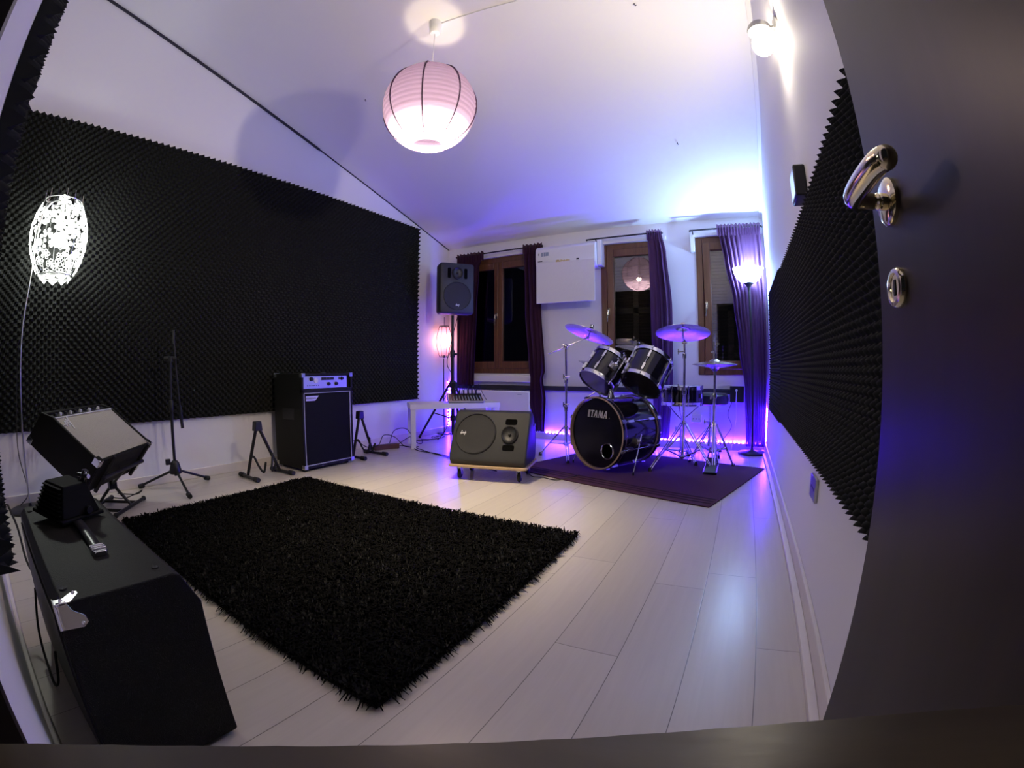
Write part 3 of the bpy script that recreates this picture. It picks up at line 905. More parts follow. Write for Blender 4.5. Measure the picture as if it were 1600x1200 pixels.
CAMP = Vector((0, 0, 0.8))
def drum(name, label, m, rad, dep, front, back, lugs, hoop='chrome', group=None, hoop_h=0.022, parent_thing=None, lug_len=None):
    """axis along local +z: z=0 is the lower/front head, z=dep the other"""
    t = thing(name, label, 'drum', m=m, group=group)
    MB().lathe([(rad, 0.012), (rad, dep-0.012)], 56, caps=False).lathe([(rad-0.006, dep-0.012), (rad-0.006, 0.012)], 56, caps=False).build('shell', M['shell'], t, local=True)
    MB().lathe([(0.0, 0.0), (rad-0.004, 0.0), (rad+0.003, 0.006), (rad+0.003, 0.014)], 56, caps=False).build('front_head', front, t, local=True)
    MB().lathe([(0.0, dep), (rad-0.004, dep), (rad+0.003, dep-0.006), (rad+0.003, dep-0.014)], 56, caps=False).build('back_head', back, t, local=True)
    for z0, z1 in ((-0.008, hoop_h), (dep-hoop_h, dep+0.008)):
        MB().lathe([(rad+0.004, z0), (rad+0.010, z0), (rad+0.008, (z0+z1)/2), (rad+0.010, z1), (rad+0.004, z1), (rad+0.004, z0)], 56, caps=False).build('hoop', M[hoop], t, local=True)
    for k in range(lugs):
        a = 2*PI*(k+0.5)/lugs
        c, s = math.cos(a), math.sin(a)
        l = MB()
        l.tube([((rad+0.011)*c, (rad+0.011)*s, 0.0), ((rad+0.011)*c, (rad+0.011)*s, dep)], 0.0032, 8)
        fm = Matrix(((-s, 0, c, rad*c), (c, 0, s, rad*s), (0, 1, 0, 0), (0, 0, 0, 1)))
        zl = lug_len or min(0.06, dep*0.25)
        for zz in ((dep*0.5,) if dep < 0.2 else (dep*0.26, dep*0.74)):
            l.box((0, zz, 0.008), (0.016, zl, 0.016), fm)
        for zz in (0.0, dep): l.cyl(((rad+0.011)*c, (rad+0.011)*s, zz-0.012), ((rad+0.011)*c, (rad+0.011)*s, zz+0.012), 0.006, n=8)
        l.build('lug', M['chrome'], t, local=True)
    return t

# bass drum
ax = Vector((0.427, 0.904, 0)).normalized()
bc = Vector((-1.067, 3.384, 0.300))
bm_ = mtx(bc, ax, (0, 0, 1))
BR, BD = 0.272, 0.46
t = thing('bass_drum', 'large black bass drum with white lettering and round port hole', 'drum', m=bm_)
MB().lathe([(BR, 0.03), (BR, BD-0.03)], 72, caps=False).lathe([(BR-0.006, BD-.03), (BR-.006, .03)], 72, caps=False).build('shell', M['shell'], t, local=True)
fh = MB()
LSGN = 1
pc = Vector((-0.130, 0.110*LSGN)); prr = 0.060          # port: local x is up, local y is sideways
n = 72
ring_o = [((BR-0.004)*math.cos(2*PI*i/n), (BR-0.004)*math.sin(2*PI*i/n)) for i in range(n)]
ring_p = [(pc.x+prr*math.cos(2*PI*i/n), pc.y+prr*math.sin(2*PI*i/n)) for i in range(n)]
fh.add([(x, y, 0.012) for x, y in ring_o]+[(x, y, 0.012) for x, y in ring_p], [(i, (i+1) % n, n+(i+1) % n, n+i) for i in range(n)])
fho = fh.build('front_head', M['headblack'], t, local=True, smooth=0)
MB().ring((pc.x, pc.y, 0.010), (0, 0, 1), prr, 0.0060, 40, 8).build('port_ring', M['chrome'], fho, local=True)
MB().lathe([(0, BD-0.012), (BR-0.004, BD-0.012)], 56, caps=False).build('back_head', M['headwhite'], t, local=True)
for z0, z1 in ((-0.012, 0.032), (BD-0.032, BD+0.012)):
    hp_ = MB().lathe([(BR+0.003, z0), (BR+0.013, z0), (BR+0.013, z1), (BR+0.003, z1), (BR+0.003, z0)], 72, caps=False).build('hoop', M['maple'], t, local=True)
    MB().lathe([(BR+0.0132, z0+0.003), (BR+0.0142, z0+0.005), (BR+0.0142, z1-0.005), (BR+0.0132, z1-0.003)], 72, caps=False).build('hoop_inlay', M['shell'], hp_, local=True)
for k in range(8):
    a = 2*PI*(k+0.5)/8
    c, s = math.cos(a), math.sin(a)
    fm = Matrix(((-s, 0, c, BR*c), (c, 0, s, BR*s), (0, 1, 0, 0), (0, 0, 0, 1)))
    l = MB().tube([((BR+0.014)*c, (BR+0.014)*s, -0.01), ((BR+0.014)*c, (BR+0.014)*s, BD+0.01)], 0.0035, 8)
    for zz in (0.10, BD-0.10): l.box((0, zz, 0.009), (0.020, 0.07, 0.018), fm)
    for zz in (0.008, BD-0.008): l.box((0, zz, 0.022), (0.028, 0.042, 0.010), fm)
    l.build('lug', M['chrome'], t, local=True, bevel=0.003)
# lettering: slanted TAMA with a two-bar mark in front, each letter a slab on the head
LX = Matrix(((0, 1, 0, 0.0), (-1, 0, 0, 0.0), (0, 0, 1, 0), (0, 0, 0, 1)))   # text x -> -local y ... set below
def letters():
    sl = 0.20
    S = []
    def P(pts, x0): S.append([(x0+x+sl*y, y) for x, y in pts])
    H = 1.0
    P([(0, 0), (.15, 0), (.15, H), (0, H)], 0.0)
    P([(.22, 0), (.37, 0), (.37, H), (.22, H)], 0.0)
    def T(x): P([(.0, H), (.0, .78), (.05, .78), (.08, .88), (.22, .88), (.22, .1), (.14, .06), (.14, 0), (.56, 0), (.56, .06), (.46, .1), (.46, .88), (.60, .88), (.65, .78), (.70, .78), (.70, H)], x)
    def Aa(x):
        P([(0, 0), (.0, .06), (.06, .1), (.30, 1.0), (.46, 1.0), (.46, .80), (.24, .1), (.28, .06), (.28, 0)], x)
        P([(.46, 1.0), (.58, 1.0), (.76, .1), (.82, .06), (.82, 0), (.42, 0), (.42, .06), (.50, .1), (.46, .80)], x)
        P([(.24, .26), (.52, .26), (.50, .40), (.26, .40)], x)
    def Mm(x):
        P([(0, 0), (0, .06), (.07, .1), (.14, 1.0), (.36, 1.0), (.26, .5), (.20, .1), (.26, .06), (.26, 0)], x)
        P([(.22, 1.0), (.40, 1.0), (.54, .45), (.72, 1.0), (.86, 1.0), (.52, .02), (.44, .02)], x)
        P([(.70, 1.0), (.94, 1.0), (.94, .1), (1.0, .06), (1.0, 0), (.62, 0), (.62, .06), (.70, .1)], x)
    T(.50); Aa(1.16); Mm(2.04); Aa(3.08)
    return S, 3.96
S, wd = letters()
lt = MB()
hgt = 0.056; kx = 0.208/wd
for poly in S:
    pts = [(y*hgt, x*kx*LSGN) for x, y in poly]
    lt.prism(pts, 0.0012, Matrix.Translation((0.122, -0.104*LSGN, 0.0100)))
lt.ring((0.126, 0.122*LSGN, 0.0105), (0, 0, 1), 0.004, 0.0008, 14, 5)
lt.build('lettering', M['silver'], fho, local=True, smooth=0, fix=True)
def wpt(v): return bm_ @ Vector(v)
# spurs
for sgn in (-1, 1):
    a = R(-100) if sgn < 0 else R(100)
    base = Vector((BR*math.cos(a), BR*math.sin(a), 0.17))
    s = MB()
    bw = bm_ @ base
    out = (bm_.to_3x3() @ Vector((math.cos(a), math.sin(a), 0))).normalized()
    foot = Vector((bw.x, bw.y, MATZ+0.012))+out*0.055-ax*0.10
    foot.z = MATZ+0.012
    top = bw+out*0.03+Vector((0, 0, 0.06))+ax*0.02
    s.box((0, 0, 0), (0.05, 0.05, 0.03), mtx(bw+out*0.012, out, ax))
    s.cyl(bw+out*0.01, bw+out*0.04, 0.014)
    s.tube([top, bw+out*0.03, foot], 0.0055, 10)
    so = s.build('spur', M['chrome'], t, bevel=0.002)
    MB().cyl(foot-Vector((0, 0, 0.011)), foot+Vector((0, 0, 0.012)), 0.009, 0.007).build('rubber_tip', M['rubber'], so)
# tom mount: bracket, post and two arms
pb = Vector((-0.978, 3.475, 0.572)); pt = Vector((-0.985, 3.478, 0.815))
# the post stands on the top of the shell
pz = MB().lathe([(0.032, -0.03), (0.030, 0.01), (0.018, 0.04), (0.016, 0.06)], 20, Matrix.Translation(pb)).cyl(pb, pt, 0.0125, n=16)
pz.box((pt.x, pt.y, pt.z-0.03), (0.036, 0.036, 0.06)).box((pt.x, pt.y, pt.z-0.085), (0.03, 0.045, 0.022))
po = pz.build('tom_post', M['chrome'], t, bevel=0.003)

vr = lambda p: Vector((Vector((p.x, p.y, 0)).normalized().y, -Vector((p.x, p.y, 0)).normalized().x, 0))
def tom_matrix(bot, d2, depthc):
    c = Vector(bot)
    f = Vector((c.x, c.y, 0)).normalized(); r = Vector((f.y, -f.x, 0)); u = Vector((0, 0, 1))
    l = math.sqrt(1-depthc**2)
    d = r*(d2[0]*l)+u*(d2[1]*l)+f*depthc
    return mtx(c, d, u)
tmL = tom_matrix((-1.100, 3.475, 0.690), (0.56, 0.828), 0.42)
tmR = tom_matrix((-0.752, 3.515, 0.678), (0.46, 0.888), 0.50)
tL = drum('rack_tom', 'black rack tom with blue-lit lower head, left on the bass drum', tmL, 0.148, 0.250, M['headfilm'], M['headwhite'], 6, group='rack toms')
tR = drum('rack_tom', 'black rack tom with dark lower head, right on the bass drum', tmR, 0.162, 0.255, M['headfilm'], M['headwhite'], 6, group='rack toms')
for tm, rad in ((tmL, 0.148), (tmR, 0.162)):
    c = tm @ Vector((0, 0, 0.13))
    d = (pt-c); zax = (tm.to_3x3() @ Vector((0, 0, 1))).normalized()
    d = (d-zax*d.dot(zax)).normalized()
    side = c+d*(rad+0.004)
    ar = MB()
    e1 = pt+Vector((0, 0, -0.02)); e2 = side+d*0.055
    ar.tube(smoothpath([e1, (e1+e2)/2+Vector((0, 0, 0.025)), e2, side+d*0.02], 6), 0.0085, 10)
    ar.sph(e2, 0.018, 12).box((0, 0, 0), (0.05, 0.065, 0.014), mtx(side+d*0.006, d, zax))
    ar.cyl(e2-zax*0.02, e2+zax*0.045, 0.006).box((0, 0, 0.0), (0.034, 0.010, 0.012), mtx(e2+zax*0.05, zax))
    ar.build('tom_arm', M['chrome'], t, bevel=0.002)

# stands -------------------------------------------------------------
def stand_legs(t, c, hubz, lowz, feet, rad=0.008, double=True, m='chrome'):
    c = Vector(c)
    for ft in feet:
        ft = Vector(ft)
        dxy = Vector((ft.x-c.x, ft.y-c.y, 0)); n_ = dxy.normalized(); sd = Vector((-n_.y, n_.x, 0))
        l = MB()
        for s in ((-0.011, 0.011) if double else (0,)):
            h0 = Vector((c.x, c.y, hubz))+n_*0.022+sd*s
            l.tube([h0, ft+sd*s*0.8+Vector((0, 0, 0.014))], rad*0.62, 8)
            mid = h0.lerp(ft, 0.55)
            l.tube([Vector((c.x, c.y, lowz))+n_*0.02+sd*s, mid+sd*s*0.0], rad*0.5, 8)
        o = l.build('leg', M[m], t)
        f = MB().cyl(ft+Vector((0, 0, 0.0)), ft+Vector((0, 0, 0.03)), 0.017, 0.012)
        f.build('rubber_foot', M['rubber'], o)
    MB().lathe([(0.024, -0.015), (0.024, 0.015)], 16, Matrix.Translation((c.x, c.y, hubz))).build('leg_collar', M[m], t, bevel=0.003)
    MB().lathe([(0.022, -0.012), (0.022, 0.012)], 16, Matrix.Translation((c.x, c.y, lowz))).build('leg_collar', M[m], t, bevel=0.003)
def pole(t, pts, name='pole', m='chrome', wing=()):
    mb = MB()
    for i, (a, b, r) in enumerate(pts):
        mb.cyl(a, b, r, n=16)
        if i < len(pts)-1: mb.lathe([(r+0.005, -0.03), (r+0.006, 0.005), (r+0.004, 0.012)], 16, Matrix.Translation(b))
    for w in wing:
        w = Vector(w)
        mb.cyl(w, w+Vector((-0.045, -0.01, 0)), 0.005, n=8)
        mb.box((w.x-0.05, w.y-0.011, w.z), (0.010, 0.008, 0.045)).box((w.x-0.045, w.y-0.011, w.z), (0.022, 0.008, 0.014))
    return mb.build(name, M[m], t, bevel=0.001)
def cymbal_mb(rad, bell=0.06, bow=0.035, m=None):
    pr = []
    for i in range(7):
        a = i/6
        pr.append((max(bell*a, 0.004), bow+0.022*(1-a*a)))
    for i in range(1, 15):
        a = i/14
        pr.append((bell+(rad-bell)*a, bow*(1-a**1.5)))
    th = [(r, z-0.0015) for r, z in pr][::-1]
    return MB().lathe(pr+th, 64, m, caps=False)
def cymbal(name, label, c, nrm, rad, group='cymbals of the drum kit'):
    mm = mtx(Vector(c)-Vector(nrm).normalized()*0.03, nrm)
    t = thing(name, label, 'cymbal', m=mm, group=group)
    cymbal_mb(rad).build('plate', M['bronze'], t, local=True, smooth=50)
    MB().cyl((0, 0, 0.057), (0, 0, 0.070), 0.020, 0.018).build('felt', M['rubber'], t, local=True)
    MB().cyl((0, 0, 0.07), (0, 0, 0.085), 0.009).box((0, 0, 0.086), (0.036, 0.008, 0.014)).build('wing_nut', M['chrome'], t, local=True)
    return t
def view_up(p, tilt_deg, toward_cam=0.0):
    """normal: tilted by tilt_deg clockwise in the view plane and toward (+) or away from the camera"""
    p = Vector(p)
    f = Vector((p.x, p.y, 0)).normalized(); r = Vector((f.y, -f.x, 0))
    return (Vector((0, 0, 1))+r*math.tan(R(tilt_deg))+f*math.tan(R(toward_cam))).normalized()
# right crash on a straight stand
cR = Vector((-0.459, 3.843, 1.125))
n_ = view_up(cR, 0, 14)
cymbal('crash_cymbal', 'large cymbal on a straight stand, its underside facing us', cR, n_, 0.228)
t = thing('cymbal_stand', 'straight chrome cymbal stand in front of the snare drum', 'cymbal stand', (-0.445, 3.845, MATZ))
bz = Vector((-0.447, 3.845, 0))
pole(t, [(bz+Vector((0, 0, 0.05)), bz+Vector((0, 0, 0.62)), 0.0135), (bz+Vector((0, 0, 0.62)), bz+Vector((0, 0, 0.92)), 0.0108), (bz+Vector((0, 0, 0.92)), bz+Vector((0, 0, 1.05)), 0.0085)], wing=[bz+Vector((0, 0, 0.655)), bz+Vector((0, 0, 0.945))])
MB().tube([bz+Vector((0, 0, 1.04)), cR-n_*0.075, cR+n_*0.01], 0.0065, 10).cyl(bz+Vector((-0.02, 0, 1.02)), bz+Vector((0.02, 0, 1.02)), 0.012).build('tilter', M['chrome'], t)
stand_legs(t, bz, 0.36, 0.075, [(-0.655, 3.50, MATZ), (-0.172, 3.60, MATZ), (-0.50, 4.19, 0.0)])
# left crash on a boom stand
cL = Vector((-1.288, 3.892, 1.135))
n_ = view_up(cL, 20, 10)
cymbal('crash_cymbal', 'tilted cymbal on a boom arm in front of the white wall', cL, n_, 0.228)
bz = Vector((-1.495, 3.83, 0))
t = thing('boom_cymbal_stand', 'chrome boom stand holding the tilted cymbal left of the bass drum', 'cymbal stand', (bz.x, bz.y, 0))
bj = Vector((-1.495, 3.822, 1.0))
pole(t, [(bz+Vector((0, 0, 0.10)), bz+Vector((0, 0, 0.45)), 0.0135), (bz+Vector((0, 0, 0.45)), bz+Vector((0, 0, 0.70)), 0.0108), (bz+Vector((0, 0, 0.70)), bj, 0.0088)], wing=[bz+Vector((0.03, 0, 0.48)), bz+Vector((0.03, 0, 0.73))])
be = cL-n_*0.06
bt = bj+(bj-be).normalized()*0.17
MB().tube([bt, bj, be], 0.0062, 10).tube([be, cL+n_*0.01], 0.0055, 8).sph(be, 0.014, 12).sph(bj, 0.021, 14).cyl(bj+Vector((-0.03, 0, 0.02)), bj+Vector((0.02, 0, -0.01)), 0.008).build('boom_arm', M['chrome'], t)
stand_legs(t, bz, 0.27, 0.12, [(-1.735, 3.80, 0.0), (-1.362, 3.55, 0.0), (-1.33, 4.09, 0.0)])
# ride behind the toms
cD = Vector((-0.925, 4.22, 1.0))
n_ = view_up(cD, 12, -4)
cymbal('ride_cymbal', 'dim cymbal with a bright glint behind the two rack toms', cD, n_, 0.215)
bz = Vector((-0.935, 4.26, 0))
t = thing('cymbal_stand', 'cymbal stand mostly hidden behind the bass drum and toms', 'cymbal stand', (bz.x, bz.y, 0))
pole(t, [(bz+Vector((0, 0, 0.06)), bz+Vector((0, 0, 0.55)), 0.013), (bz+Vector((0, 0, 0.55)), bz+Vector((0, 0, 0.93)), 0.010)])
MB().tube([bz+Vector((0, 0, 0.92)), cD-n_*0.05, cD+n_*0.01], 0.006, 8).build('tilter', M['chrome'], t)
stand_legs(t, bz, 0.33, 0.085, [(-1.16, 4.20, 0.0), (-0.78, 4.07, 0.0), (-0.88, 4.50, 0.0)])
# small cymbal at the left, behind the left tom
cS = Vector((-1.215, 3.95, 0.822))
n_ = view_up(cS, 24, -3)
cymbal('splash_cymbal', 'thin cymbal edge sticking out left behind the left tom', cS, n_, 0.20)
bz = Vector((-1.235, 4.02, 0))
t = thing('cymbal_stand', 'low chrome cymbal stand behind the left edge of the bass drum', 'cymbal stand', (bz.x, bz.y, 0))
pole(t, [(bz+Vector((0, 0, 0.08)), bz+Vector((0, 0, 0.45)), 0.013), (bz+Vector((0, 0, 0.45)), bz+Vector((0, 0, 0.72)), 0.010)])
MB().tube([bz+Vector((0, 0, 0.71)), cS-n_*0.06, cS+n_*0.01], 0.006, 8).build('tilter', M['chrome'], t)
MB().tube([bz+Vector((0.01, 0, 0.62)), bz+Vector((-0.10, -0.03, 0.55))], 0.008, 8).build('memory_clamp', M['chrome'], t)
stand_legs(t, bz, 0.30, 0.10, [(-1.24, 4.29, 0.0), (-1.43, 3.97, 0.0), (-1.06, 3.95, MATZ)])
# hi-hat
hh = Vector((-0.193, 3.795, 0))
t = thing('hi_hat', 'pair of hi-hat cymbals on a chrome pedal stand, right side of the kit', 'hi-hat', (hh.x, hh.y, MATZ))
cymbal_mb(0.182, 0.05, 0.022, Matrix.Translation(hh+Vector((0, 0, 0.842)))).build('top_cymbal', M['bronze'], t, smooth=50)
cymbal_mb(0.182, 0.05, 0.022, Matrix.Translation(hh+Vector((0, 0, 0.838))) @ Matrix.Rotation(PI, 4, 'X')).build('bottom_cymbal', M['bronze'], t, smooth=50)
MB().cyl(hh+Vector((0, 0, 0.60)), hh+Vector((0, 0, 1.09)), 0.0032, n=8).cyl(hh+Vector((0, 0, 0.885)), hh+Vector((0, 0, 0.93)), 0.010).box((hh.x-0.018, hh.y, 0.94), (0.03, 0.008, 0.012)).build('pull_rod', M['chrome'], t)
pole(t, [(hh+Vector((0, 0, 0.13)), hh+Vector((0, 0, 0.60)), 0.0135), (hh+Vector((0, 0, 0.60)), hh+Vector((0, 0, 0.80)), 0.010)], wing=[hh+Vector((0.02, 0, 0.585))])
MB().lathe([(0.012, 0), (0.026, 0.01), (0.022, 0.02), (0.010, 0.03)], 20, Matrix.Translation(hh+Vector((0, 0, 0.785)))).build('cup', M['black'], t)
stand_legs(t, hh, 0.37, 0.14, [(-0.02, 3.90, 0.0), (-0.40, 3.97, 0.0), (-0.17, 3.62, MATZ)])
pm = mtx(hh+Vector((0, -0.14, MATZ+0.055)), (0, -0.26, 1), (1, 0, 0))
MB().box((0, -0.02, 0), (0.085, 0.27, 0.008), pm).build('footboard', M['blackmetal'], t, bevel=0.003)
for x in (-0.05, 0.05): MB().tube([hh+Vector((x, -0.26, MATZ+0.012)), hh+Vector((x, 0.02, MATZ+0.02)), hh+Vector((x*0.4, 0.01, 0.17))], 0.006, 8).build('frame_rod', M['chrome'], t)
MB().box((hh.x, hh.y-0.25, MATZ+0.01), (0.11, 0.06, 0.014)).build('heel_plate', M['blackmetal'], t, bevel=0.003)
# snare drum on its stand
sn = Vector((-0.484, 4.035, 0.500))
drum('snare_drum', 'black snare drum with chrome rims behind the straight cymbal stand', Matrix.Translation(sn), 0.172, 0.150, M['headclear'], M['headwhite'], 8)
t = thing('snare_stand', 'chrome basket stand under the snare drum', 'stand', (sn.x, sn.y, MATZ))
for k in range(3):
    a = 2*PI*k/3+0.5
    e = sn+Vector((0.168*math.cos(a), 0.168*math.sin(a), -0.013))
    bs = MB().tube([sn+Vector((0, 0, -0.14)), sn+Vector((0.06*math.cos(a), 0.06*math.sin(a), -0.10)), e, e+Vector((0.018*math.cos(a), 0.018*math.sin(a), 0.02))], 0.0055, 8)
    bs.build('basket_arm', M['chrome'], t)
sb = Vector((sn.x, sn.y, 0))
pole(t, [(sb+Vector((0, 0, 0.08)), sb+Vector((0, 0, 0.26)), 0.0125), (sb+Vector((0, 0, 0.26)), sb+Vector((0, 0, 0.37)), 0.010)], wing=[sb+Vector((0, 0, 0.28))])
stand_legs(t, sb, 0.22, 0.09, [(-0.68, 3.97, MATZ), (-0.33, 3.84, MATZ), (-0.44, 4.27, 0.0)])
# throne
tr = Vector((-0.262, 4.415, 0))
t = thing('drum_throne', 'round black drum stool behind the hi-hat', 'stool', tr)
MB().lathe([(0.0, 0.475), (0.15, 0.475), (0.168, 0.485), (0.175, 0.52), (0.170, 0.560), (0.150, 0.578), (0.08, 0.583), (0.0, 0.584)], 44, Matrix.Translation(tr), caps=False).build('seat', M['seatvinyl'], t)
pole(t, [(tr+Vector((0, 0, 0.08)), tr+Vector((0, 0, 0.30)), 0.016), (tr+Vector((0, 0, 0.30)), tr+Vector((0, 0, 0.476)), 0.0125)], wing=[tr+Vector((0, 0, 0.31))])
stand_legs(t, tr, 0.26, 0.095, [(-0.47, 4.42, 0), (-0.16, 4.235, 0), (-0.16, 4.595, 0)])

# ------------------------------------------------------------------ speakers, table, mixer, trolley
def rrect(w, h, r, n=5):
    pts = []
    for cx, cy, a0 in ((w/2-r, h/2-r, 0), (-w/2+r, h/2-r, 90), (-w/2+r, -h/2+r, 180), (w/2-r, -h/2+r, 270)):
        for i in range(n+1):
            a = R(a0+90*i/n)
            pts.append((cx+r*math.cos(a), cy+r*math.sin(a)))
    return pts
def loft(rings):
    mb = MB()
    n = len(rings[0])
    v = [p for r in rings for p in r]
    f = [(j*n+i, j*n+(i+1) % n, (j+1)*n+(i+1) % n, (j+1)*n+i) for j in range(len(rings)-1) for i in range(n)]
    f += [tuple(range(n-1, -1, -1)), tuple((len(rings)-1)*n+i for i in range(n))]
    return mb.add(v, f)
def speaker_face(t, fm, s, wc, hc, wr, hr, horiz):
    """woofer grille, horn and two ports on a face: fm maps face (x right, y up, z out)"""
    g = MB().lathe([(0, 0.010), (wr*0.6, 0.008), (wr*0.94, 0.003), (wr*0.97, 0.004), (wr, 0.0)], 48, fm @ Matrix.Translation((*wc, 0)), caps=False)
    go = g.build('woofer_grille', M['grille'], t, local=True)
    MB().ring((*wc, 0.003), (0, 0, 1), wr*1.01, 0.004, 48, 6, fm).build('grille_rim', M['black'], go, local=True)
    lg = MB().box((0, 0, 0.0008), (0.044, 0.006, 0.0014), fm @ Matrix.Translation((wc[0]-wr*0.62*(1 if horiz else 0), wc[1]-wr*(0 if horiz else .66), 0.0085)))
    for k, dx in enumerate((-0.014, 0.0, 0.014)):
        lg.box((dx, 0, 0.0012), (0.005, 0.030 if k != 1 else 0.016, 0.002), fm @ Matrix.Translation((wc[0]-wr*0.62*(1 if horiz else 0), wc[1]-wr*(0 if horiz else .66), 0.0085)) @ Matrix.Rotation(R(-12), 4, 'Z'))
    lg.build('emblem', M['silver'], go, local=True, smooth=0)
    hn = MB().lathe([(hr*1.22, 0.0), (hr*1.20, 0.012), (hr*1.08, 0.015), (hr*0.98, 0.010), (hr*0.7, 0.0035), (hr*0.32, 0.0016), (0, 0.0012)], 40, fm @ Matrix.Translation((*hc, 0)) @ Matrix.Diagonal((1, 1.12, 1, 1)), caps=False)
    ho = hn.build('horn', M['black'], t, local=True)
    MB().sph((0, 0, 0), hr*0.22, 12, m=fm @ Matrix.Translation((hc[0], hc[1], 0.006))).build('horn_throat', M['darkgrey'], ho, local=True)
    for sg in (-1, 1):
        d = (0, sg*hr*1.95) if horiz else (sg*hr*1.85, 0)
        sz = (hr*1.7, hr*0.85) if horiz else (hr*0.72, hr*2.2)
        MB().prism(rrect(sz[0], sz[1], min(sz)*0.3), 0.0025, fm @ Matrix.Translation((hc[0]+d[0], hc[1]+d[1], 0.0005))).build('port', M['port'], t, local=True)
# PA speaker on a tripod stand in the left back corner
ps = Vector((-3.015, 4.215, 0))
nrm = Vector((0.80, -0.60, 0))
sm_ = Matrix(((0.60, -0.80, 0, ps.x), (0.80, 0.60, 0, ps.y), (0, 0, 1, 1.405), (0, 0, 0, 1))) # x right, y back, z up
sm_ = Matrix(((-nrm.y, -nrm.x, 0, ps.x), (nrm.x, -nrm.y, 0, ps.y), (0, 0, 1, 1.405), (0, 0, 0, 1)))
t = thing('loudspeaker', 'dark loudspeaker raised on a tripod in the left back corner', 'speaker', m=sm_)
W_, H_ = 0.405, 0.575
rings = []
for y, w, h, dz in ((-0.165, W_*0.90, H_*0.95, 0), (-0.155, W_*0.97, H_*0.985, 0), (-0.135, W_, H_, 0), (-0.02, W_*0.98, H_*0.99, 0), (0.10, W_*0.74, H_*0.93, 0), (0.16, W_*0.58, H_*0.86, 0)):
    rings.append([(x, y, H_/2+z+dz) for x, z in rrect(w, h, 0.035)])
loft(rings).build('cabinet', M['darkgrey'], t, local=True, smooth=40)
fm = Matrix(((1, 0, 0, 0), (0, 0, -1, -0.165), (0, 1, 0, H_/2), (0, 0, 0, 1)))
speaker_face(t, fm, 1, (0, -0.088), (0, 0.168), 0.155, 0.052, False)
t = thing('speaker_stand', 'black tripod stand under the raised loudspeaker', 'speaker stand', ps)
MB().cyl(ps+Vector((0, 0, 0.05)), ps+Vector((0, 0, 0.98)), 0.019, n=18).build('lower_tube', M['blackmetal'], t)
MB().cyl(ps+Vector((0, 0, 0.95)), ps+Vector((0, 0, 1.404)), 0.0165, n=18).build('upper_tube', M['blackmetal'], t)
MB().lathe([(0.026, 0.93), (0.028, 0.94), (0.028, 1.0), (0.022, 1.01)], 20, Matrix.Translation(ps)).cyl(ps+Vector((0.02, 0, 0.965)), ps+Vector((0.06, -0.01, 0.965)), 0.012).build('clamp', M['black'], t)
MB().lathe([(0.035, 0.585), (0.040, 0.60), (0.040, 0.64), (0.030, 0.665)], 20, Matrix.Translation(ps)).box((ps.x+0.045, ps.y-0.03, 0.625), (0.06, 0.04, 0.05)).build('leg_hub', M['black'], t, bevel=0.004)
MB().lathe([(0.030, 0.215), (0.034, 0.225), (0.034, 0.26), (0.026, 0.27)], 20, Matrix.Translation(ps)).build('brace_collar', M['black'], t)
for ft in (Vector((-3.385, 4.065, 0)), Vector((-2.70, 3.945, 0)), Vector((-2.975, 4.61, 0))):
    d = (ft-ps).normalized()
    hb2 = ps+d*0.04+Vector((0, 0, 0.62))
    lo = MB().tube([hb2, ft+Vector((0, 0, 0.018))], 0.0125, 10).build('leg', M['blackmetal'], t)
    MB().sph(ft+Vector((0, 0, 0.017)), 0.017, 12).build('rubber_foot', M['rubber'], lo)
    m_ = hb2.lerp(ft, 0.52)
    MB().tube([ps+d*0.03+Vector((0, 0, 0.243)), m_], 0.007, 8).build('brace', M['blackmetal'], t)
cw = smoothpath([ps+Vector((0.03, 0.05, 1.39)), ps+Vector((-0.02, -0.04, 1.0)), ps+Vector((-0.05, -0.035, 0.85)), ps+Vector((0.01, -0.03, 0.72)), ps+Vector((-0.06, -0.02, 0.55)), ps+Vector((-0.03, -0.05, 0.2)), ps+Vector((-0.12, -0.12, 0.006)), Vector((-3.22, 3.95, 0.006)), Vector((-3.30, 3.80, 0.006))], 8)
tag(MB().tube(cw, 0.004, 6).build('speaker_cable', M['rubber']), 'black cable hanging down the speaker stand to the floor', 'cable')

# white low table, turned across the corner
P0 = Vector((-2.983, 3.440, 0)); tu = Vector((0.69, 0.724, 0)).normalized(); tv = Vector((-tu.y, tu.x, 0))
TM = Matrix(((tu.x, tv.x, 0, P0.x), (tu.y, tv.y, 0, P0.y), (0, 0, 1, 0), (0, 0, 0, 1)))
t = thing('low_table', 'white low table set across the left back corner', 'table', m=TM)
MB().rng((0, 0, 0.398), (0.93, 0.36, 0.45)).build('tabletop', M['white'], t, local=True, bevel=0.002)
for x in (0.006, 0.874):
    for y in (0.006, 0.304):
        MB().rng((x, y, 0), (x+0.05, y+0.05, 0.398)).build('leg', M['white'], t, local=True, bevel=0.002)
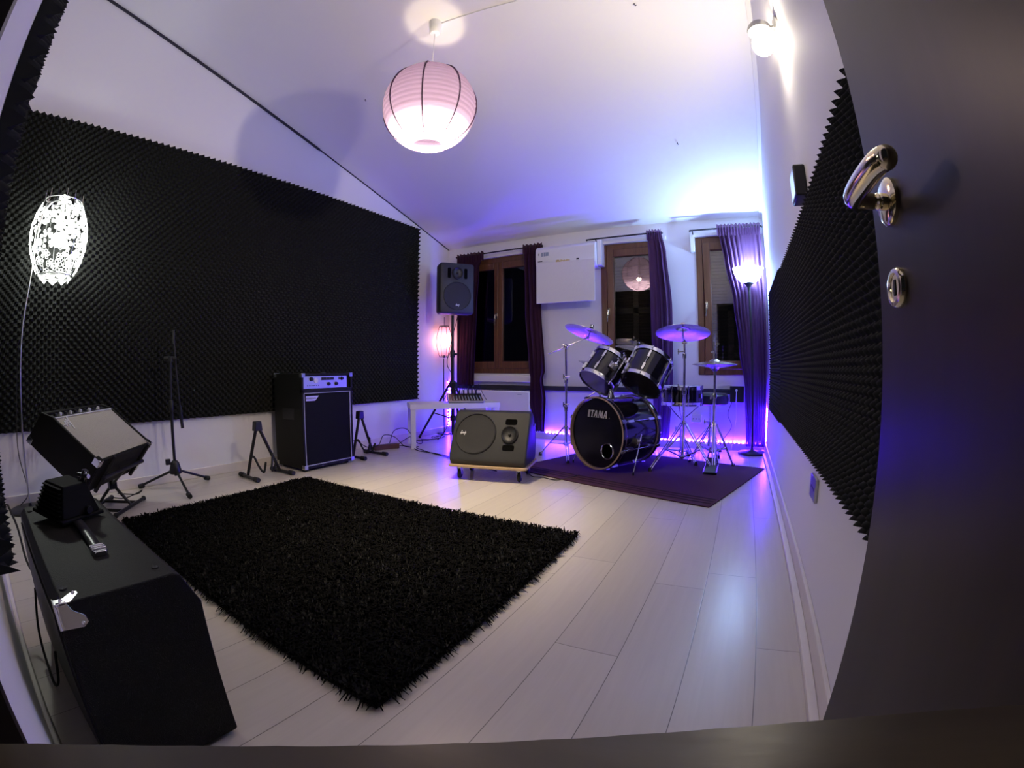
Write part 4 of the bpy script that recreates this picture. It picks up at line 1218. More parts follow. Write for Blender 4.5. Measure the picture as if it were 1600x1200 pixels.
# mixing desk
mx0 = TM @ Vector((0.60, 0.165, 0.45))
ma = R(38)
MM = Matrix(((math.cos(ma), -math.sin(ma), 0, mx0.x), (math.sin(ma), math.cos(ma), 0, mx0.y), (0, 0, 1, mx0.z), (0, 0, 0, 1)))
t = thing('mixing_desk', 'small black mixing desk with cables on the white table', 'mixer', m=MM)
prf = [(-0.15, 0.004), (-0.15, 0.022), (0.09, 0.055), (0.15, 0.085), (0.15, 0.004)]
MB().prism(prf, 0.36, Matrix(((0, 0, 1, -0.18), (1, 0, 0, 0), (0, 1, 0, 0), (0, 0, 0, 1)))).build('case', M['darkpanel'], t, local=True, bevel=0.004)
for x in (-0.183, 0.175): MB().prism([(y, z+0.003) for y, z in prf], 0.008, Matrix(((0, 0, 1, x), (1, 0, 0, 0), (0, 1, 0, 0), (0, 0, 0, 1)))).build('side_trim', M['panel'], t, local=True, bevel=0.002)
MB().rng((-0.18, -0.156, 0.006), (0.18, -0.148, 0.024)).build('front_trim', M['panel'], t, local=True, bevel=0.002)
k0 = f0 = None
for i in range(11):
    for j in range(6):
        y = -0.055+0.026*j; x = -0.155+0.031*i
        z = 0.022+(y+0.15)*0.1375
        if k0 is None:
            k0 = q = MB().cyl((0, 0, -0.001), (0, 0, 0.011), 0.0055, 0.0045, 8).build('knob', M['label'], t, local=True)
        else:
            q = k0.copy(); COL.objects.link(q); q.parent = t
        q.matrix_basis = Matrix.Translation((x, y, z))
for i in range(11):
    x = -0.155+0.031*i
    y = -0.11+0.02*((i*7) % 3)/2
    if f0 is None:
        f0 = q = MB().box((0, 0, 0.0035), (0.010, 0.016, 0.010)).build('fader', M['silver'], t, local=True)
    else:
        q = f0.copy(); COL.objects.link(q); q.parent = t
    q.matrix_basis = Matrix.Translation((x, y, 0.022+(y+0.15)*0.1375))
for k in range(6):
    x = -0.10+0.045*k
    pts = smoothpath([(x, 0.12, 0.075), (x+0.004, 0.122, 0.135), (x-0.02+0.01*k, 0.15, 0.155+0.012*(k % 3)), (x+0.06*(k-2.5)*0.5, 0.20, 0.09), (x+0.10*(k-2.5)*0.5, 0.24, 0.006)], 6)
    co = MB().tube(pts, 0.0032, 6).cyl((x, 0.12, 0.065), (x, 0.121, 0.125), 0.0075, n=10).build('plugged_cable', M['rubber'], t, local=True)

# white convector heater on the wall behind the table
t = thing('wall_heater', 'white heater panel under the double window behind the table', 'heater', (-2.72, YB, 0.12))
MB().rng((-3.19, YB-0.135, 0.13), (-2.235, YB-0.02, 0.548)).build('panel', M['whiteplastic'], t, bevel=0.016, seg=3)
MB().rng((-3.1, YB-0.02, 0.2), (-2.3, YB, 0.5)).build('bracket', M['steel'], t)
MB().box((-2.362, YB-0.1355, 0.508), (0.052, 0.001, 0.007)).build('badge', M['label'], t)
for k in range(24): MB().rng((-3.13+0.035*k, YB-0.115, 0.547), (-3.13+0.035*k+0.022, YB-0.05, 0.550)).build('air_slot', M['dark'], t, smooth=0)

# wooden trolley and the floor monitor lying on it
dc = Vector((-1.690, 2.875, 0)); da = R(13)
DMt = Matrix(((math.cos(da), -math.sin(da), 0, dc.x), (math.sin(da), math.cos(da), 0, dc.y), (0, 0, 1, 0), (0, 0, 0, 1)))
t = thing('trolley', 'small plywood trolley on four casters under the floor monitor', 'trolley', m=DMt)
MB().prism(rrect(0.585, 0.385, 0.03), 0.018, Matrix.Translation((0, 0, 0.098))).build('board', M['plywood'], t, local=True, bevel=0.003)
for x in (-0.225, 0.225):
    for y in (-0.125, 0.13):
        c = MB().rng((x-0.03, y-0.026, 0.094), (x+0.03, y+0.026, 0.098)).cyl((x, y, 0.078), (x, y, 0.095), 0.016)
        for s in (-0.014, 0.014): c.prism([(-0.018, 0.085), (0.018, 0.085), (0.022, 0.03), (0.002, 0.03)], 0.002, Matrix(((0, 0, 1, x+s), (1, 0, 0, y), (0, 1, 0, 0), (0, 0, 0, 1))))
        co = c.build('caster_fork', M['steel'], t, local=True)
        MB().lathe([(0.012, -0.010), (0.031, -0.011), (0.036, -0.006), (0.036, 0.006), (0.031, 0.011), (0.012, 0.010)], 28, mtx((x, y+0.012, 0.0365), (1, 0, 0))).build('wheel', M['rubber'], co, local=True)
MT = DMt @ Matrix.Translation((0.0, -0.185, 0.116))
t = thing('floor_monitor', 'dark wedge monitor speaker lying on its side on the trolley', 'speaker', m=MT)
prf = [(0.015, 0.0), (0.0, 0.035), (0.005, 0.06), (0.165, 0.365), (0.19, 0.378), (0.235, 0.375), (0.262, 0.355), (0.352, 0.19), (0.356, 0.15), (0.335, 0.03), (0.315, 0.0)]
rings = []
cy, cz = 0.18, 0.17
for x, s in ((-0.285, 0.90), (-0.277, 0.97), (-0.26, 1.0), (0.26, 1.0), (0.277, 0.97), (0.285, 0.90)):
    rings.append([(x, cy+(y-cy)*s, max(0.0, cz+(z-cz)*s)) for y, z in prf])
loft(rings).build('cabinet', M['darkgrey'], t, local=True, smooth=30)
fu = Vector((0, 0.16, 0.305)).normalized(); fn_ = Vector((0, -fu.z, fu.y))
fo_ = Vector((0, 0.085, 0.2125))
fm = Matrix(((1, fu.x, fn_.x, fo_.x), (0, fu.y, fn_.y, fo_.y), (0, fu.z, fn_.z, fo_.z), (0, 0, 0, 1)))
speaker_face(t, fm, 1, (-0.105, 0.005), (0.150, 0.005), 0.150, 0.050, True)
MB().box((0.284, 0.28, 0.27), (0.012, 0.05, 0.018)).build('side_handle', M['black'], t, local=True, bevel=0.003)

# ------------------------------------------------------------------ amplifiers along the foam wall
def metal_corner(c, sx, sy, sz, s, m, t, local=False):
    """rounded protector on the corner c of a box; sx.. are the directions into the box"""
    mb = MB()
    for k in range(3):
        d = [s, s, s]; d[k] = 0.002
        mb.box((c[0]+sx*(d[0]/2-0.0015), c[1]+sy*(d[1]/2-0.0015), c[2]+sz*(d[2]/2-0.0015)), d)
    mb.sph((c[0]+sx*0.004, c[1]+sy*0.004, c[2]+sz*0.004), 0.008, 10)
    return mb.build('metal_corner', m, t, local=local, bevel=0.0006)
x0, x1, ya, yb, z0, z1 = -3.375, -2.975, 2.140, 2.672, 0.018, 0.772
t = thing('bass_amplifier', 'tall black bass amplifier with silver control panel by the foam wall', 'amplifier', (-3.17, 2.406, 0))
cab = MB().rng((x0, ya, z0), (x1-0.022, yb, z1))
cab.rng((x1-0.03, ya, z0), (x1, ya+0.020, z1)).rng((x1-0.03, yb-0.020, z0), (x1, yb, z1)).rng((x1-0.03, ya, z1-0.02), (x1, yb, z1)).rng((x1-0.03, ya, z0), (x1, yb, z0+0.022)).rng((x1-0.03, ya, 0.618), (x1, yb, 0.650))
cab.build('cabinet', M['tolex'], t, bevel=0.005)
gy0, gy1, gz0, gz1 = ya+0.022, yb-0.022, z0+0.024, 0.618
MB().rng((x1-0.022, gy0, gz0), (x1-0.010, gy1, gz1)).build('speaker_grille', M['clothblack'], t)
pp = MB()
for a, b in (((gy0, gz0), (gy1, gz0)), ((gy0, gz1-0.004), (gy1, gz1-0.004))): pp.rng((x1-0.010, a[0], a[1]), (x1-0.003, b[0], b[1]+0.005))
for y in (gy0, gy1-0.005): pp.rng((x1-0.010, y, gz0), (x1-0.003, y+0.005, gz1))
pp.build('piping', M['piping'], t)
po = MB().rng((x1-0.022, gy0, 0.652), (x1-0.010, yb-0.055, z1-0.024)).build('control_panel', M['panel'], t)
for y, z, r in ((ya+0.10, 0.726, 0.017), (ya+0.278, 0.685, 0.015), (ya+0.358, 0.685, 0.015), (ya+0.42, 0.726, 0.015)):
    MB().cyl((x1-0.010, y, z), (x1+0.006, y, z), r, r*0.8, 16).build('knob', M['black'], po)
MB().cyl((x1-0.010, ya+0.147, 0.714), (x1-0.006, ya+0.147, 0.714), 0.020, n=20).build('level_meter', M['headwhite'], po)
for k in range(8): MB().rng((x1-0.010, ya+0.205+0.0165*k, 0.716), (x1-0.003, ya+0.215+0.0165*k, 0.738)).build('slider', M['black'], po)
MB().rng((x1-0.010, ya+0.388, 0.716), (x1-0.004, ya+0.396, 0.736)).build('power_switch', M['black'], po)
for k in range(6): MB().rng((x1-0.010, ya+0.06+0.022*k, 0.672), (x1-0.007, ya+0.066+0.022*k, 0.678)).build('button', M['black'], po)
bg = MB().prism([(0, 0.0), (0.092, 0.0), (0.13, 0.038), (0, 0.038)], 0.002, Matrix(((0, 0, 1, x1-0.010), (1, 0, 0, gy0+0.022), (0, 1, 0, 0.555), (0, 0, 0, 1))))
bo = bg.build('badge', M['silver'], t)
text_mb('ASHDOWN', 0.019, mtx((x1-0.0075, gy0+0.022+0.050, 0.574), (1, 0, 0), (0, 1, 0))).build('badge_lettering', M['dark'], bo, smooth=0)
for y, sy in ((ya, 1), (yb, -1)):
    for z, sz in ((z0, 1), (z1, -1)):
        metal_corner((x1, y, z), -1, sy, sz, 0.034, M['steel'], t)
        metal_corner((x0, y, z), 1, sy, sz, 0.034, M['steel'], t)
for x in (x0+0.05, x1-0.05):
    for y in (ya+0.05, yb-0.05): MB().cyl((x, y, 0), (x, y, 0.02), 0.018).build('rubber_foot', M['rubber'], t)
hs_ = MB()
hs_.box((-3.17, ya-0.001, 0.45), (0.16, 0.004, 0.09))
hs_.build('side_handle', M['black'], t, bevel=0.006)

# A-frame guitar stands
def guitar_stand(label, xb, xf, ya, yb, xt, yt, zt):
    yc = (ya+yb)/2; xc = (xb+xf)/2
    t = thing('guitar_stand', label, 'guitar stand', (xc, yc, 0), group='A-frame guitar stands')
    MB().prism([(-0.033, -0.035), (0.033, -0.035), (0.026, 0.035), (-0.026, 0.035)], 0.05, Matrix(((0, 0, 1, xt-0.03), (1, 0, 0, yt), (0, 1, 0, zt-0.035), (0, 0, 0, 1)))).build('head_block', M['black'], t, bevel=0.006)
    for y, s in ((ya, -1), (yb, 1)):
        lx_ = xc-0.03
        lg_ = MB().tube([(xt, yt+s*0.016, zt-0.06), (lx_, y, 0.02)], 0.0125, 10)
        lo = lg_.build('leg', M['blackmetal'], t)
        fb_ = MB().tube([(xb, y+s*0.0, 0.0165), (xf, y+s*0.012, 0.0165)], 0.0125, 10).build('foot_bar', M['blackmetal'], lo)
        for x, yy in ((xb, y), (xf, y+s*0.012)): MB().tube([(x-0.028, yy, 0.018), (x+0.028, yy, 0.018)], 0.018, 12).build('rubber_end', M['rubber'], lo)
        k = 0.42
        q = Vector((xt, yt+s*0.016, zt-0.06)).lerp(Vector((lx_, y, 0.02)), 0.58)
        yk = smoothpath([q, q+Vector((0.03, -s*0.01, 0.0)), q+Vector((0.05, -s*0.03, -0.06)), q+Vector((0.07, -s*0.05, -0.105)), q+Vector((0.10, -s*0.05, -0.10)), q+Vector((0.135, -s*0.045, -0.03))], 5)
        MB().tube(yk, 0.0085, 8).build('cradle_arm', M['rubber'], lo)
guitar_stand('black A-frame guitar stand between the microphone stand and the bass amplifier', -3.225, -2.985, 1.715, 2.005, -3.03, 1.765, 0.432)
guitar_stand('black A-frame guitar stand right of the bass amplifier', -3.20, -2.965, 2.785, 3.035, -3.02, 2.80, 0.432)

# microphone stand with folded boom
mc_ = Vector((-3.185, 1.165, 0))
t = thing('microphone_stand', 'black tripod microphone stand with folded boom against the foam', 'microphone stand', mc_)
MB().cyl(mc_+Vector((0, 0, 0.10)), mc_+Vector((0, 0, 0.56)), 0.011, n=14).cyl(mc_+Vector((0, 0, 0.56)), mc_+Vector((-0.0, 0, 0.86)), 0.008, n=14).build('pole', M['blackmetal'], t)
MB().lathe([(0.042, 0.115), (0.045, 0.13), (0.030, 0.19), (0.018, 0.205)], 20, Matrix.Translation(mc_)).box((mc_.x+0.0, mc_.y-0.05, 0.20), (0.02, 0.035, 0.04)).build('leg_hub', M['black'], t, bevel=0.004)
for ft in (Vector((-3.40, 0.965, 0)), Vector((-3.30, 1.455, 0)), Vector((-2.905, 1.140, 0))):
    d = (ft-mc_).normalized()
    lo = MB().tube([mc_+d*0.025+Vector((0, 0, 0.135)), ft+Vector((0, 0, 0.022))], 0.0085, 10).build('leg', M['blackmetal'], t)
    MB().tube([ft-d*0.025+Vector((0, 0, 0.026)), ft+d*0.014+Vector((0, 0, 0.017))], 0.0165, 12).build('rubber_foot', M['rubber'], lo)
MB().lathe([(0.016, 0.53), (0.017, 0.54), (0.017, 0.60), (0.012, 0.61)], 16, Matrix.Translation(mc_)).cyl(mc_+Vector((0, 0, 0.86)), mc_+Vector((0, 0, 0.90)), 0.018).cyl(mc_+Vector((-0.02, -0.04, 0.885)), mc_+Vector((0.01, 0.04, 0.885)), 0.016).cyl(mc_+Vector((0,0,0.59)), mc_+Vector((0,0,0.87)), 0.009).build('clutch', M['black'], t, bevel=0.003)
bt2 = mc_+Vector((0.0, 0.022, 1.045)); bb = mc_+Vector((0.03, 0.065, 0.42))
MB().tube([bt2, bb], 0.0065, 10).build('boom', M['blackmetal'], t)
MB().tube([bt2.lerp(bb, 0.76), bb], 0.0115, 10).build('counterweight', M['blackmetal'], t)
MB().cyl(bt2-Vector((0, 0, 0.06)), bt2+Vector((0, 0, 0.03)), 0.011, 0.008).build('clip_mount', M['black'], t)

# guitar combo tilted back on a small floor stand
ayw, atl = 2.383, 0.9015
au = Vector((math.cos(ayw), math.sin(ayw), 0)); an0 = Vector((math.sin(ayw), -math.cos(ayw), 0))
an = an0*math.cos(atl)+Vector((0, 0, 1))*math.sin(atl); av = an.cross(au)
AM = Matrix(((au.x, av.x, an.x, -2.7666), (au.y, av.y, an.y, 0.5871), (au.z, av.z, an.z, 0.5127), (0, 0, 0, 1)))
aw, ah, ad = 0.612, 0.412, 0.205
t = thing('guitar_combo', 'guitar combo amplifier with grey cloth tilted back on a floor stand', 'amplifier', m=AM)
cb_ = MB()
sd_ = [(-ah/2, -ad), (-ah/2, 0.0), (ah/2-0.075, 0.0), (ah/2, -0.028), (ah/2, -ad)]
sidem = lambda x: Matrix(((0, 0, 1, x), (1, 0, 0, 0), (0, 1, 0, 0), (0, 0, 0, 1)))
cb_.prism(sd_, 0.017, sidem(-aw/2)).prism(sd_, 0.017, sidem(aw/2-0.017))
cb_.rng((-aw/2+0.017, ah/2-0.017, -ad), (aw/2-0.017, ah/2, -0.028)).rng((-aw/2+0.017, -ah/2, -ad), (aw/2-0.017, -ah/2+0.017, 0))
cb_.rng((-aw/2+0.017, -ah/2+0.01, -ad), (aw/2-0.017, ah/2-0.01, -ad+0.15))
cb_.build('cabinet', M['tolex'], t, local=True, bevel=0.005)
MB().rng((-aw/2+0.017, -ah/2+0.017, -0.02), (aw/2-0.017, ah/2-0.078, -0.007)).build('speaker_cloth', M['cloth'], t, local=True, bevel=0.003)
pa = MB().add([(-aw/2+0.018, ah/2-0.078, -0.012), (aw/2-0.018, ah/2-0.078, -0.012), (aw/2-0.018, ah/2-0.012, -0.040), (-aw/2+0.018, ah/2-0.012, -0.040), (-aw/2+0.018, ah/2-0.078, -0.06), (aw/2-0.018, ah/2-0.078, -0.06), (aw/2-0.018, ah/2-0.012, -0.06), (-aw/2+0.018, ah/2-0.012, -0.06)], [(0, 1, 2, 3), (4, 7, 6, 5), (0, 4, 5, 1), (1, 5, 6, 2), (2, 6, 7, 3), (3, 7, 4, 0)])
pao = pa.build('control_panel', M['darkpanel'], t, local=True)
MB().rng((-aw/2+0.018, ah/2-0.082, -0.012), (aw/2-0.018, ah/2-0.076, -0.003)).build('panel_strip', M['piping'], t, local=True)
pn = Vector((0, 0.028, 0.066)).normalized()
for k in range(10):
    c = Vector((-0.23+0.048*k, ah/2-0.042, -0.0275))
    ko_ = MB().cyl(c, c+pn*0.014, 0.0105, 0.008, 14).build('knob', M['silver'] if k % 2 else M['black'], pao, local=True)
em = MB()
for poly in ([(0, 0), (.012, .03), (.05, .034), (.052, .028), (.02, .022), (.008, 0)], [(.018, .0), (.03, .04), (.038, .04), (.028, 0)], [(.034, .004), (.05, .05), (.058, .05), (.044, .004)], [(-.01, .012), (.04, .02), (.04, .015), (-.008, .006)], [(.03, -.02), (.036, .0), (.043, .0), (.038, -.02)]):
    em.prism([(x*1.25, y*1.25) for x, y in poly], 0.004, Matrix.Translation((-aw/2+0.045, ah/2-0.145, -0.008)))
em.build('script_emblem', M['silver'], t, local=True)
for x, sx in ((-aw/2, 1), (aw/2, -1)):
    metal_corner((x, -ah/2, 0), sx, 1, -1, 0.038, M['chrome'], t, True)
    metal_corner((x, -ah/2, -ad), sx, 1, 1, 0.038, M['chrome'], t, True)
    metal_corner((x, ah/2, -ad), sx, -1, 1, 0.034, M['chrome'], t, True)
MB().tube(smoothpath([(-0.11, ah/2, -0.10), (-0.10, ah/2+0.014, -0.10), (0, ah/2+0.018, -0.10), (0.10, ah/2+0.014, -0.10), (0.11, ah/2, -0.10)], 5), 0.008, 8).build('carry_handle', M['rubber'], t, local=True)
# its stand
ctr = AM @ Vector((0.02, -ah/2-0.012, -ad*0.55))
bm2 = AM @ Vector((0, -ah/2, 0))
t = thing('amplifier_stand', 'low black tilting stand under the guitar combo', 'amplifier stand', (ctr.x, ctr.y, 0))
fc_ = Vector((-2.955, 0.765, 0.0165))
foA, foB = Vector((-3.07, 0.880, 0.0165)), Vector((-2.80, 0.622, 0.0165))
fobs = MB().tube([foA, foB], 0.0115, 10)
fobs.build('front_foot', M['blackmetal'], t)
back = an0*(-0.24)
MB().tube([foA+back, foB+back], 0.0115, 10).build('rear_foot', M['blackmetal'], t)
for p in (foA, foB, foA+back, foB+back): MB().sph(p, 0.0162, 12).build('rubber_end', M['rubber'], t)
for s in (0.25, 0.75):
    a = foA.lerp(foB, s)
    MB().tube([a, a+back], 0.010, 10).build('side_rail', M['blackmetal'], t)
hub = foA.lerp(foB, 0.45)+back*0.5+Vector((0, 0, 0.13))
MB().tube([foA.lerp(foB, 0.45), hub, ], 0.010, 10).tube([foA.lerp(foB, 0.45)+back, hub], 0.010, 10).box(hub, (0.05, 0.05, 0.06)).build('upright', M['black'], t, bevel=0.004)
lip = AM @ Vector((0.02, -ah/2-0.012, -0.03))
sh_ = MB()
for x in (-0.20, 0.20):
    a = AM @ Vector((x, -ah/2-0.0135, 0.012)); b = AM @ Vector((x, -ah/2-0.0135, -ad-0.0)); 
    MB().tube([a+an*0.012, b], 0.0115, 10).build('support_arm', M['blackmetal'], t)
a = AM @ Vector((-0.22, -ah/2-0.025, -ad*0.5)); b = AM @ Vector((0.24, -ah/2-0.025, -ad*0.5))
sh_.tube([a, b], 0.0115, 10).tube([(a+b)/2, hub], 0.011, 10)
sh_.build('cross_bar', M['blackmetal'], t)

# ------------------------------------------------------------------ foreground: cabinet, flood lamp, rug, stool
t = thing('amplifier_cabinet', 'black textured amplifier cabinet with chrome corner in the foreground', 'amplifier', (-1.23, 0.19, 0))
prf = [(0.050, 0.012), (0.336, 0.012), (0.340, 0.016), (0.333, 0.350), (0.299, 0.416), (0.285, 0.424), (0.065, 0.424), (0.050, 0.408)]
XA, XB_ = -1.60, -0.872
MB().prism(prf, XB_-XA, Matrix(((0, 0, 1, XA), (1, 0, 0, 0), (0, 1, 0, 0), (0, 0, 0, 1)))).build('cabinet', M['tolex'], t, bevel=0.007, seg=3)
for x in (XA+0.07, XB_-0.07):
    for y in (0.09, 0.29): MB().cyl((x, y, 0), (x, y, 0.031), 0.019, 0.022).build('rubber_foot', M['rubber'], t)
cn = MB()
def plate(poly, m): cn.prism(poly, 0.002, m)
pl_ = [(0, 0), (0.030, 0), (0.046, 0.006), (0.050, 0.016), (0.046, 0.024), (0.022, 0.030), (0.010, 0.048), (0, 0.05)]
cn.prism([(0, 0.0), (0.022, 0.0), (0.030, 0.016), (0.050, 0.030), (0.054, 0.044), (0.044, 0.052), (0.0, 0.048)], 0.0018, Matrix(((0, 0, 1, XB_-0.0012), (1, 0, 0, 0.050), (0, -1, 0, 0.424), (0, 0, 0, 1))))
cn.prism([(0, 0), (0.022, 0.0), (0.020, 0.018), (0.040, 0.040), (0.038, 0.050), (0.028, 0.050), (0.0, 0.030)], 0.0018, Matrix(((-1, 0, 0, XB_), (0, 1, 0, 0.050), (0, 0, 1, 0.4228), (0, 0, 0, 1))))
cn.rng((XB_-0.03, 0.0488, 0.375), (XB_, 0.0512, 0.424))
cn.tube([(XB_-0.003, 0.053, 0.376), (XB_-0.003, 0.053, 0.420)], 0.005, 10).tube([(XB_-0.003, 0.053, 0.421), (XB_-0.003, 0.072, 0.421)], 0.005, 10)
for p in ((XB_-0.034, 0.092, 0.4245), (XB_-0.010, 0.064, 0.4245), (XB_+0.0008, 0.094, 0.380)): cn.sph(p, 0.0045, 10)
cn.build('corner_protector', M['chrome'], t, bevel=0.0006)
for p in ((XB_-0.062, 0.078, 0.4243), (XB_-0.05, 0.265, 0.4243), (XA+0.06, 0.078, 0.4243), (XA+0.05, 0.265, 0.4243)): MB().lathe([(0.008, 0), (0.0075, 0.002), (0.004, 0.0025), (0.0, 0.001)], 14, Matrix.Translation(p), caps=False).build('screw', M['rubber'], t)
hy = 0.187
MB().sheet(lambda u, v: (-1.378+0.285*u, hy-0.0125+0.025*v, 0.4275+0.010*math.sin(PI*u)**0.5), 24, 2).build('strap_handle', M['seatvinyl'], t).modifiers.new('s', 'SOLIDIFY').thickness = 0.005
for x, s in ((-1.386, 1), (-1.085, -1)):
    e = MB().prism([(-0.022, -0.016), (0.016, -0.018), (0.030, -0.013), (0.030, 0.013), (0.016, 0.018), (-0.022, 0.016)], 0.012, Matrix.Translation((x, hy, 0.424)) @ Matrix.Diagonal((-s, 1, 1, 1)))
    for q in (-0.012, 0.0, 0.012): e.rng((x+s*q-0.003, hy-0.017, 0.436), (x+s*q+0.003, hy+0.017, 0.4395))
    e.build('handle_cap', M['chrome'], t, bevel=0.002)
back_ = MB().rng((XA+0.03, 0.046, 0.05), (XB_-0.03, 0.052, 0.39)).build('back_panel', M['black'], t)
# flood lamp lying on the cabinet
FM_ = Matrix.Translation((-1.405, 0.178, 0.488)) @ Matrix.Rotation(R(24), 4, 'Z') @ Matrix.Rotation(R(6), 4, 'Y')
t = thing('flood_light', 'small black finned flood light, switched off, lying on the foreground cabinet', 'flood light', m=FM_)
bd_ = MB()
v = [(x*w, y*w2, z) for z, w, w2 in ((-0.040, 1.0, 1.0), (0.036, 0.66, 0.62)) for x, y in ((-0.070, -0.062), (0.070, -0.062), (0.070, 0.062), (-0.070, 0.062))]
bd_.add(v, [(0, 3, 2, 1), (4, 5, 6, 7), (0, 1, 5, 4), (1, 2, 6, 5), (2, 3, 7, 6), (3, 0, 4, 7)])
bd_.rng((-0.078, -0.070, -0.050), (0.078, 0.070, -0.040))
bd_.build('housing', M['lampcase'], t, local=True, bevel=0.003)
for k in range(7):
    z = -0.030+0.010*k
    w = 1.0-(z+0.04)/0.076*0.36
    MB().rng((-0.064*w, -0.064*w-0.007, z-0.0015), (0.064*w, -0.064*w+0.01, z+0.0015)).build('cooling_fin', M['lampcase'], t, local=True)
for s in (-1, 1): MB().cyl((s*0.070, 0.02, -0.028), (s*0.082, 0.02, -0.028), 0.010).build('pivot', M['blackmetal'], t, local=True)
MB().cyl((0.02, 0.045, 0.03), (0.03, 0.05, 0.062), 0.009).cyl((0.0, 0.045, 0.045), (0.05, 0.045, 0.05), 0.006).build('adjusting_screw', M['chrome'], t, local=True)
MB().rng((-0.062, -0.055, -0.0515), (0.062, 0.055, -0.050)).build('glass_front', M['darkpanel'], t, local=True)

# black shaggy rug
rx0, rx1, ry0, ry1 = -2.745, -0.700, 0.622, 1.990
cs = [Vector((-2.68, 0.632, 0)), Vector((-0.692, 0.614, 0)), Vector((-0.705, 1.982, 0)), Vector((-2.757, 1.997, 0))]
rg = MB().add([(c.x, c.y, 0.001) for c in cs]+[(c.x, c.y, 0.010) for c in cs], [(0, 3, 2, 1), (4, 5, 6, 7), (0, 1, 5, 4), (1, 2, 6, 5), (2, 3, 7, 6), (3, 0, 4, 7)])
rug = tag(rg.build('shaggy_rug', M['rugback'], smooth=0), 'large black shaggy rug in the middle of the pale floor', 'rug')
n = 30000
uu, vv_ = rng.random(n), rng.random(n)
ne = 2600                                       # denser fringe along the edges
e = rng.random(ne)
side = rng.integers(0, 4, ne)
uu = np.concatenate([uu, np.where(side == 0, 0.002, np.where(side == 1, 0.998, e))])
vv_ = np.concatenate([vv_, np.where(side == 2, 0.002, np.where(side == 3, 0.998, e))])
c4 = [np.array(c) for c in cs]
base = ((1-uu)*(1-vv_))[:, None]*c4[0]+(uu*(1-vv_))[:, None]*c4[1]+(uu*vv_)[:, None]*c4[2]+((1-uu)*vv_)[:, None]*c4[3]
base[:, 2] = 0.009
m_ = len(base)
ang = rng.random(m_)*2*PI
ln = 0.020+0.022*rng.random(m_)
ln[n:] *= 0.75
lean = 0.35+0.75*rng.random(m_)
dirv = np.stack([np.cos(ang), np.sin(ang), np.zeros(m_)], 1)
edge = np.zeros((m_, 3))
edge[n:][side == 0] = (-1, 0, 0); edge[n:][side == 1] = (1, 0, 0); edge[n:][side == 2] = (0, -1, 0); edge[n:][side == 3] = (0, 1, 0)
dirv[n:] = dirv[n:]*0.6+edge[n:]
w = np.stack([-np.sin(ang), np.cos(ang), np.zeros(m_)], 1)*0.0030
mid = base+dirv*(ln*lean*0.35)[:, None]+np.array([0, 0, 1])*(ln*0.55)[:, None]
tip = base+dirv*(ln*lean)[:, None]+np.array([0, 0, 1])*(ln*np.maximum(0.12, 0.95-0.5*lean))[:, None]
tip[n:, 2] = np.maximum(0.004, tip[n:, 2]*0.45)
V = np.stack([base-w, base+w, mid+w, mid-w, tip+w*0.5, tip-w*0.5], 1).reshape(-1, 3)
idx = np.arange(m_)[:, None]*6
F = np.concatenate([idx+np.array([[0, 1, 2, 3]]), idx+np.array([[3, 2, 4, 5]])], 0)
pm_ = MB(); pm_.v = V.tolist(); pm_.f = F.tolist()
po_ = pm_.build('pile', M['rug'], rug, fix=False, smooth=0)
tag(po_, kind='stuff')

# stool right under the camera
st_ = Vector((0.060, -0.090, 0))
t = thing('wooden_stool', 'dark worn round wooden stool top at the bottom edge of the photo', 'stool', st_)
MB().lathe([(0, 0.708), (0.150, 0.708), (0.164, 0.712), (0.170, 0.720), (0.172, 0.728), (0.1705, 0.736), (0.167, 0.740), (0, 0.7405)], 72, Matrix.Translation(st_), caps=False).build('seat', M['stoolwood'], t)
for k in range(4):
    a = PI/4+k*PI/2
    tp_, ft = st_+Vector((0.10*math.cos(a), 0.10*math.sin(a), 0.71)), st_+Vector((0.155*math.cos(a), 0.155*math.sin(a), 0))
    MB().cyl(ft, tp_, 0.014, 0.017).build('leg', M['stoolwood'], t)
for z in (0.22, 0.42):
    rr_ = 0.155-0.055*z/0.71
    for k in range(4):
        a, b = PI/4+k*PI/2, PI/4+(k+1)*PI/2
        MB().cyl(st_+Vector((rr_*math.cos(a), rr_*math.sin(a), z)), st_+Vector((rr_*math.cos(b), rr_*math.sin(b), z)), 0.009).build('rung', M['stoolwood'], t)

# ------------------------------------------------------------------ small things
t = thing('wall_box', 'small black wall box with pale glossy face on the right wall', 'wall box', (XR, 1.81, 1.51))
MB().rng((XR-0.046, 1.745, 1.445), (XR, 1.880, 1.570)).build('case', M['black'], t, bevel=0.006)
MB().rng((XR-0.0475, 1.757, 1.457), (XR-0.046, 1.868, 1.558)).build('face', M['screen'], t)
t = thing('wall_socket', 'wall socket below the foam on the right wall', 'socket', (XR, 1.69, 0.395))
MB().rng((XR-0.012, 1.615, 0.355), (XR, 1.735, 0.437)).build('cover_plate', M['steel'], t, bevel=0.003)
for y in (1.645, 1.675, 1.705): MB().cyl((XR-0.0125, y, 0.396), (XR-0.010, y, 0.396), 0.006).build('socket_hole', M['black'], t)
t = thing('wall_socket', 'white wall socket low on the window wall behind the snare stand', 'socket', (-0.42, YB, 0.30))
MB().rng((-0.475, YB-0.012, 0.262), (-0.365, YB, 0.342)).build('cover_plate', M['whiteplastic'], t, bevel=0.003)
for x in (-0.45, -0.42, -0.39): MB().cyl((x, YB-0.0125, 0.302), (x, YB-0.01, 0.302), 0.006).build('socket_hole', M['black'], t)
tag(MB().rng((-0.085, YB-0.10, 0.485), (0.055, YB-0.036, 0.640)).build('junction_box', M['black'], bevel=0.005), 'black box on the wall at the right end of the dark rail', 'box')
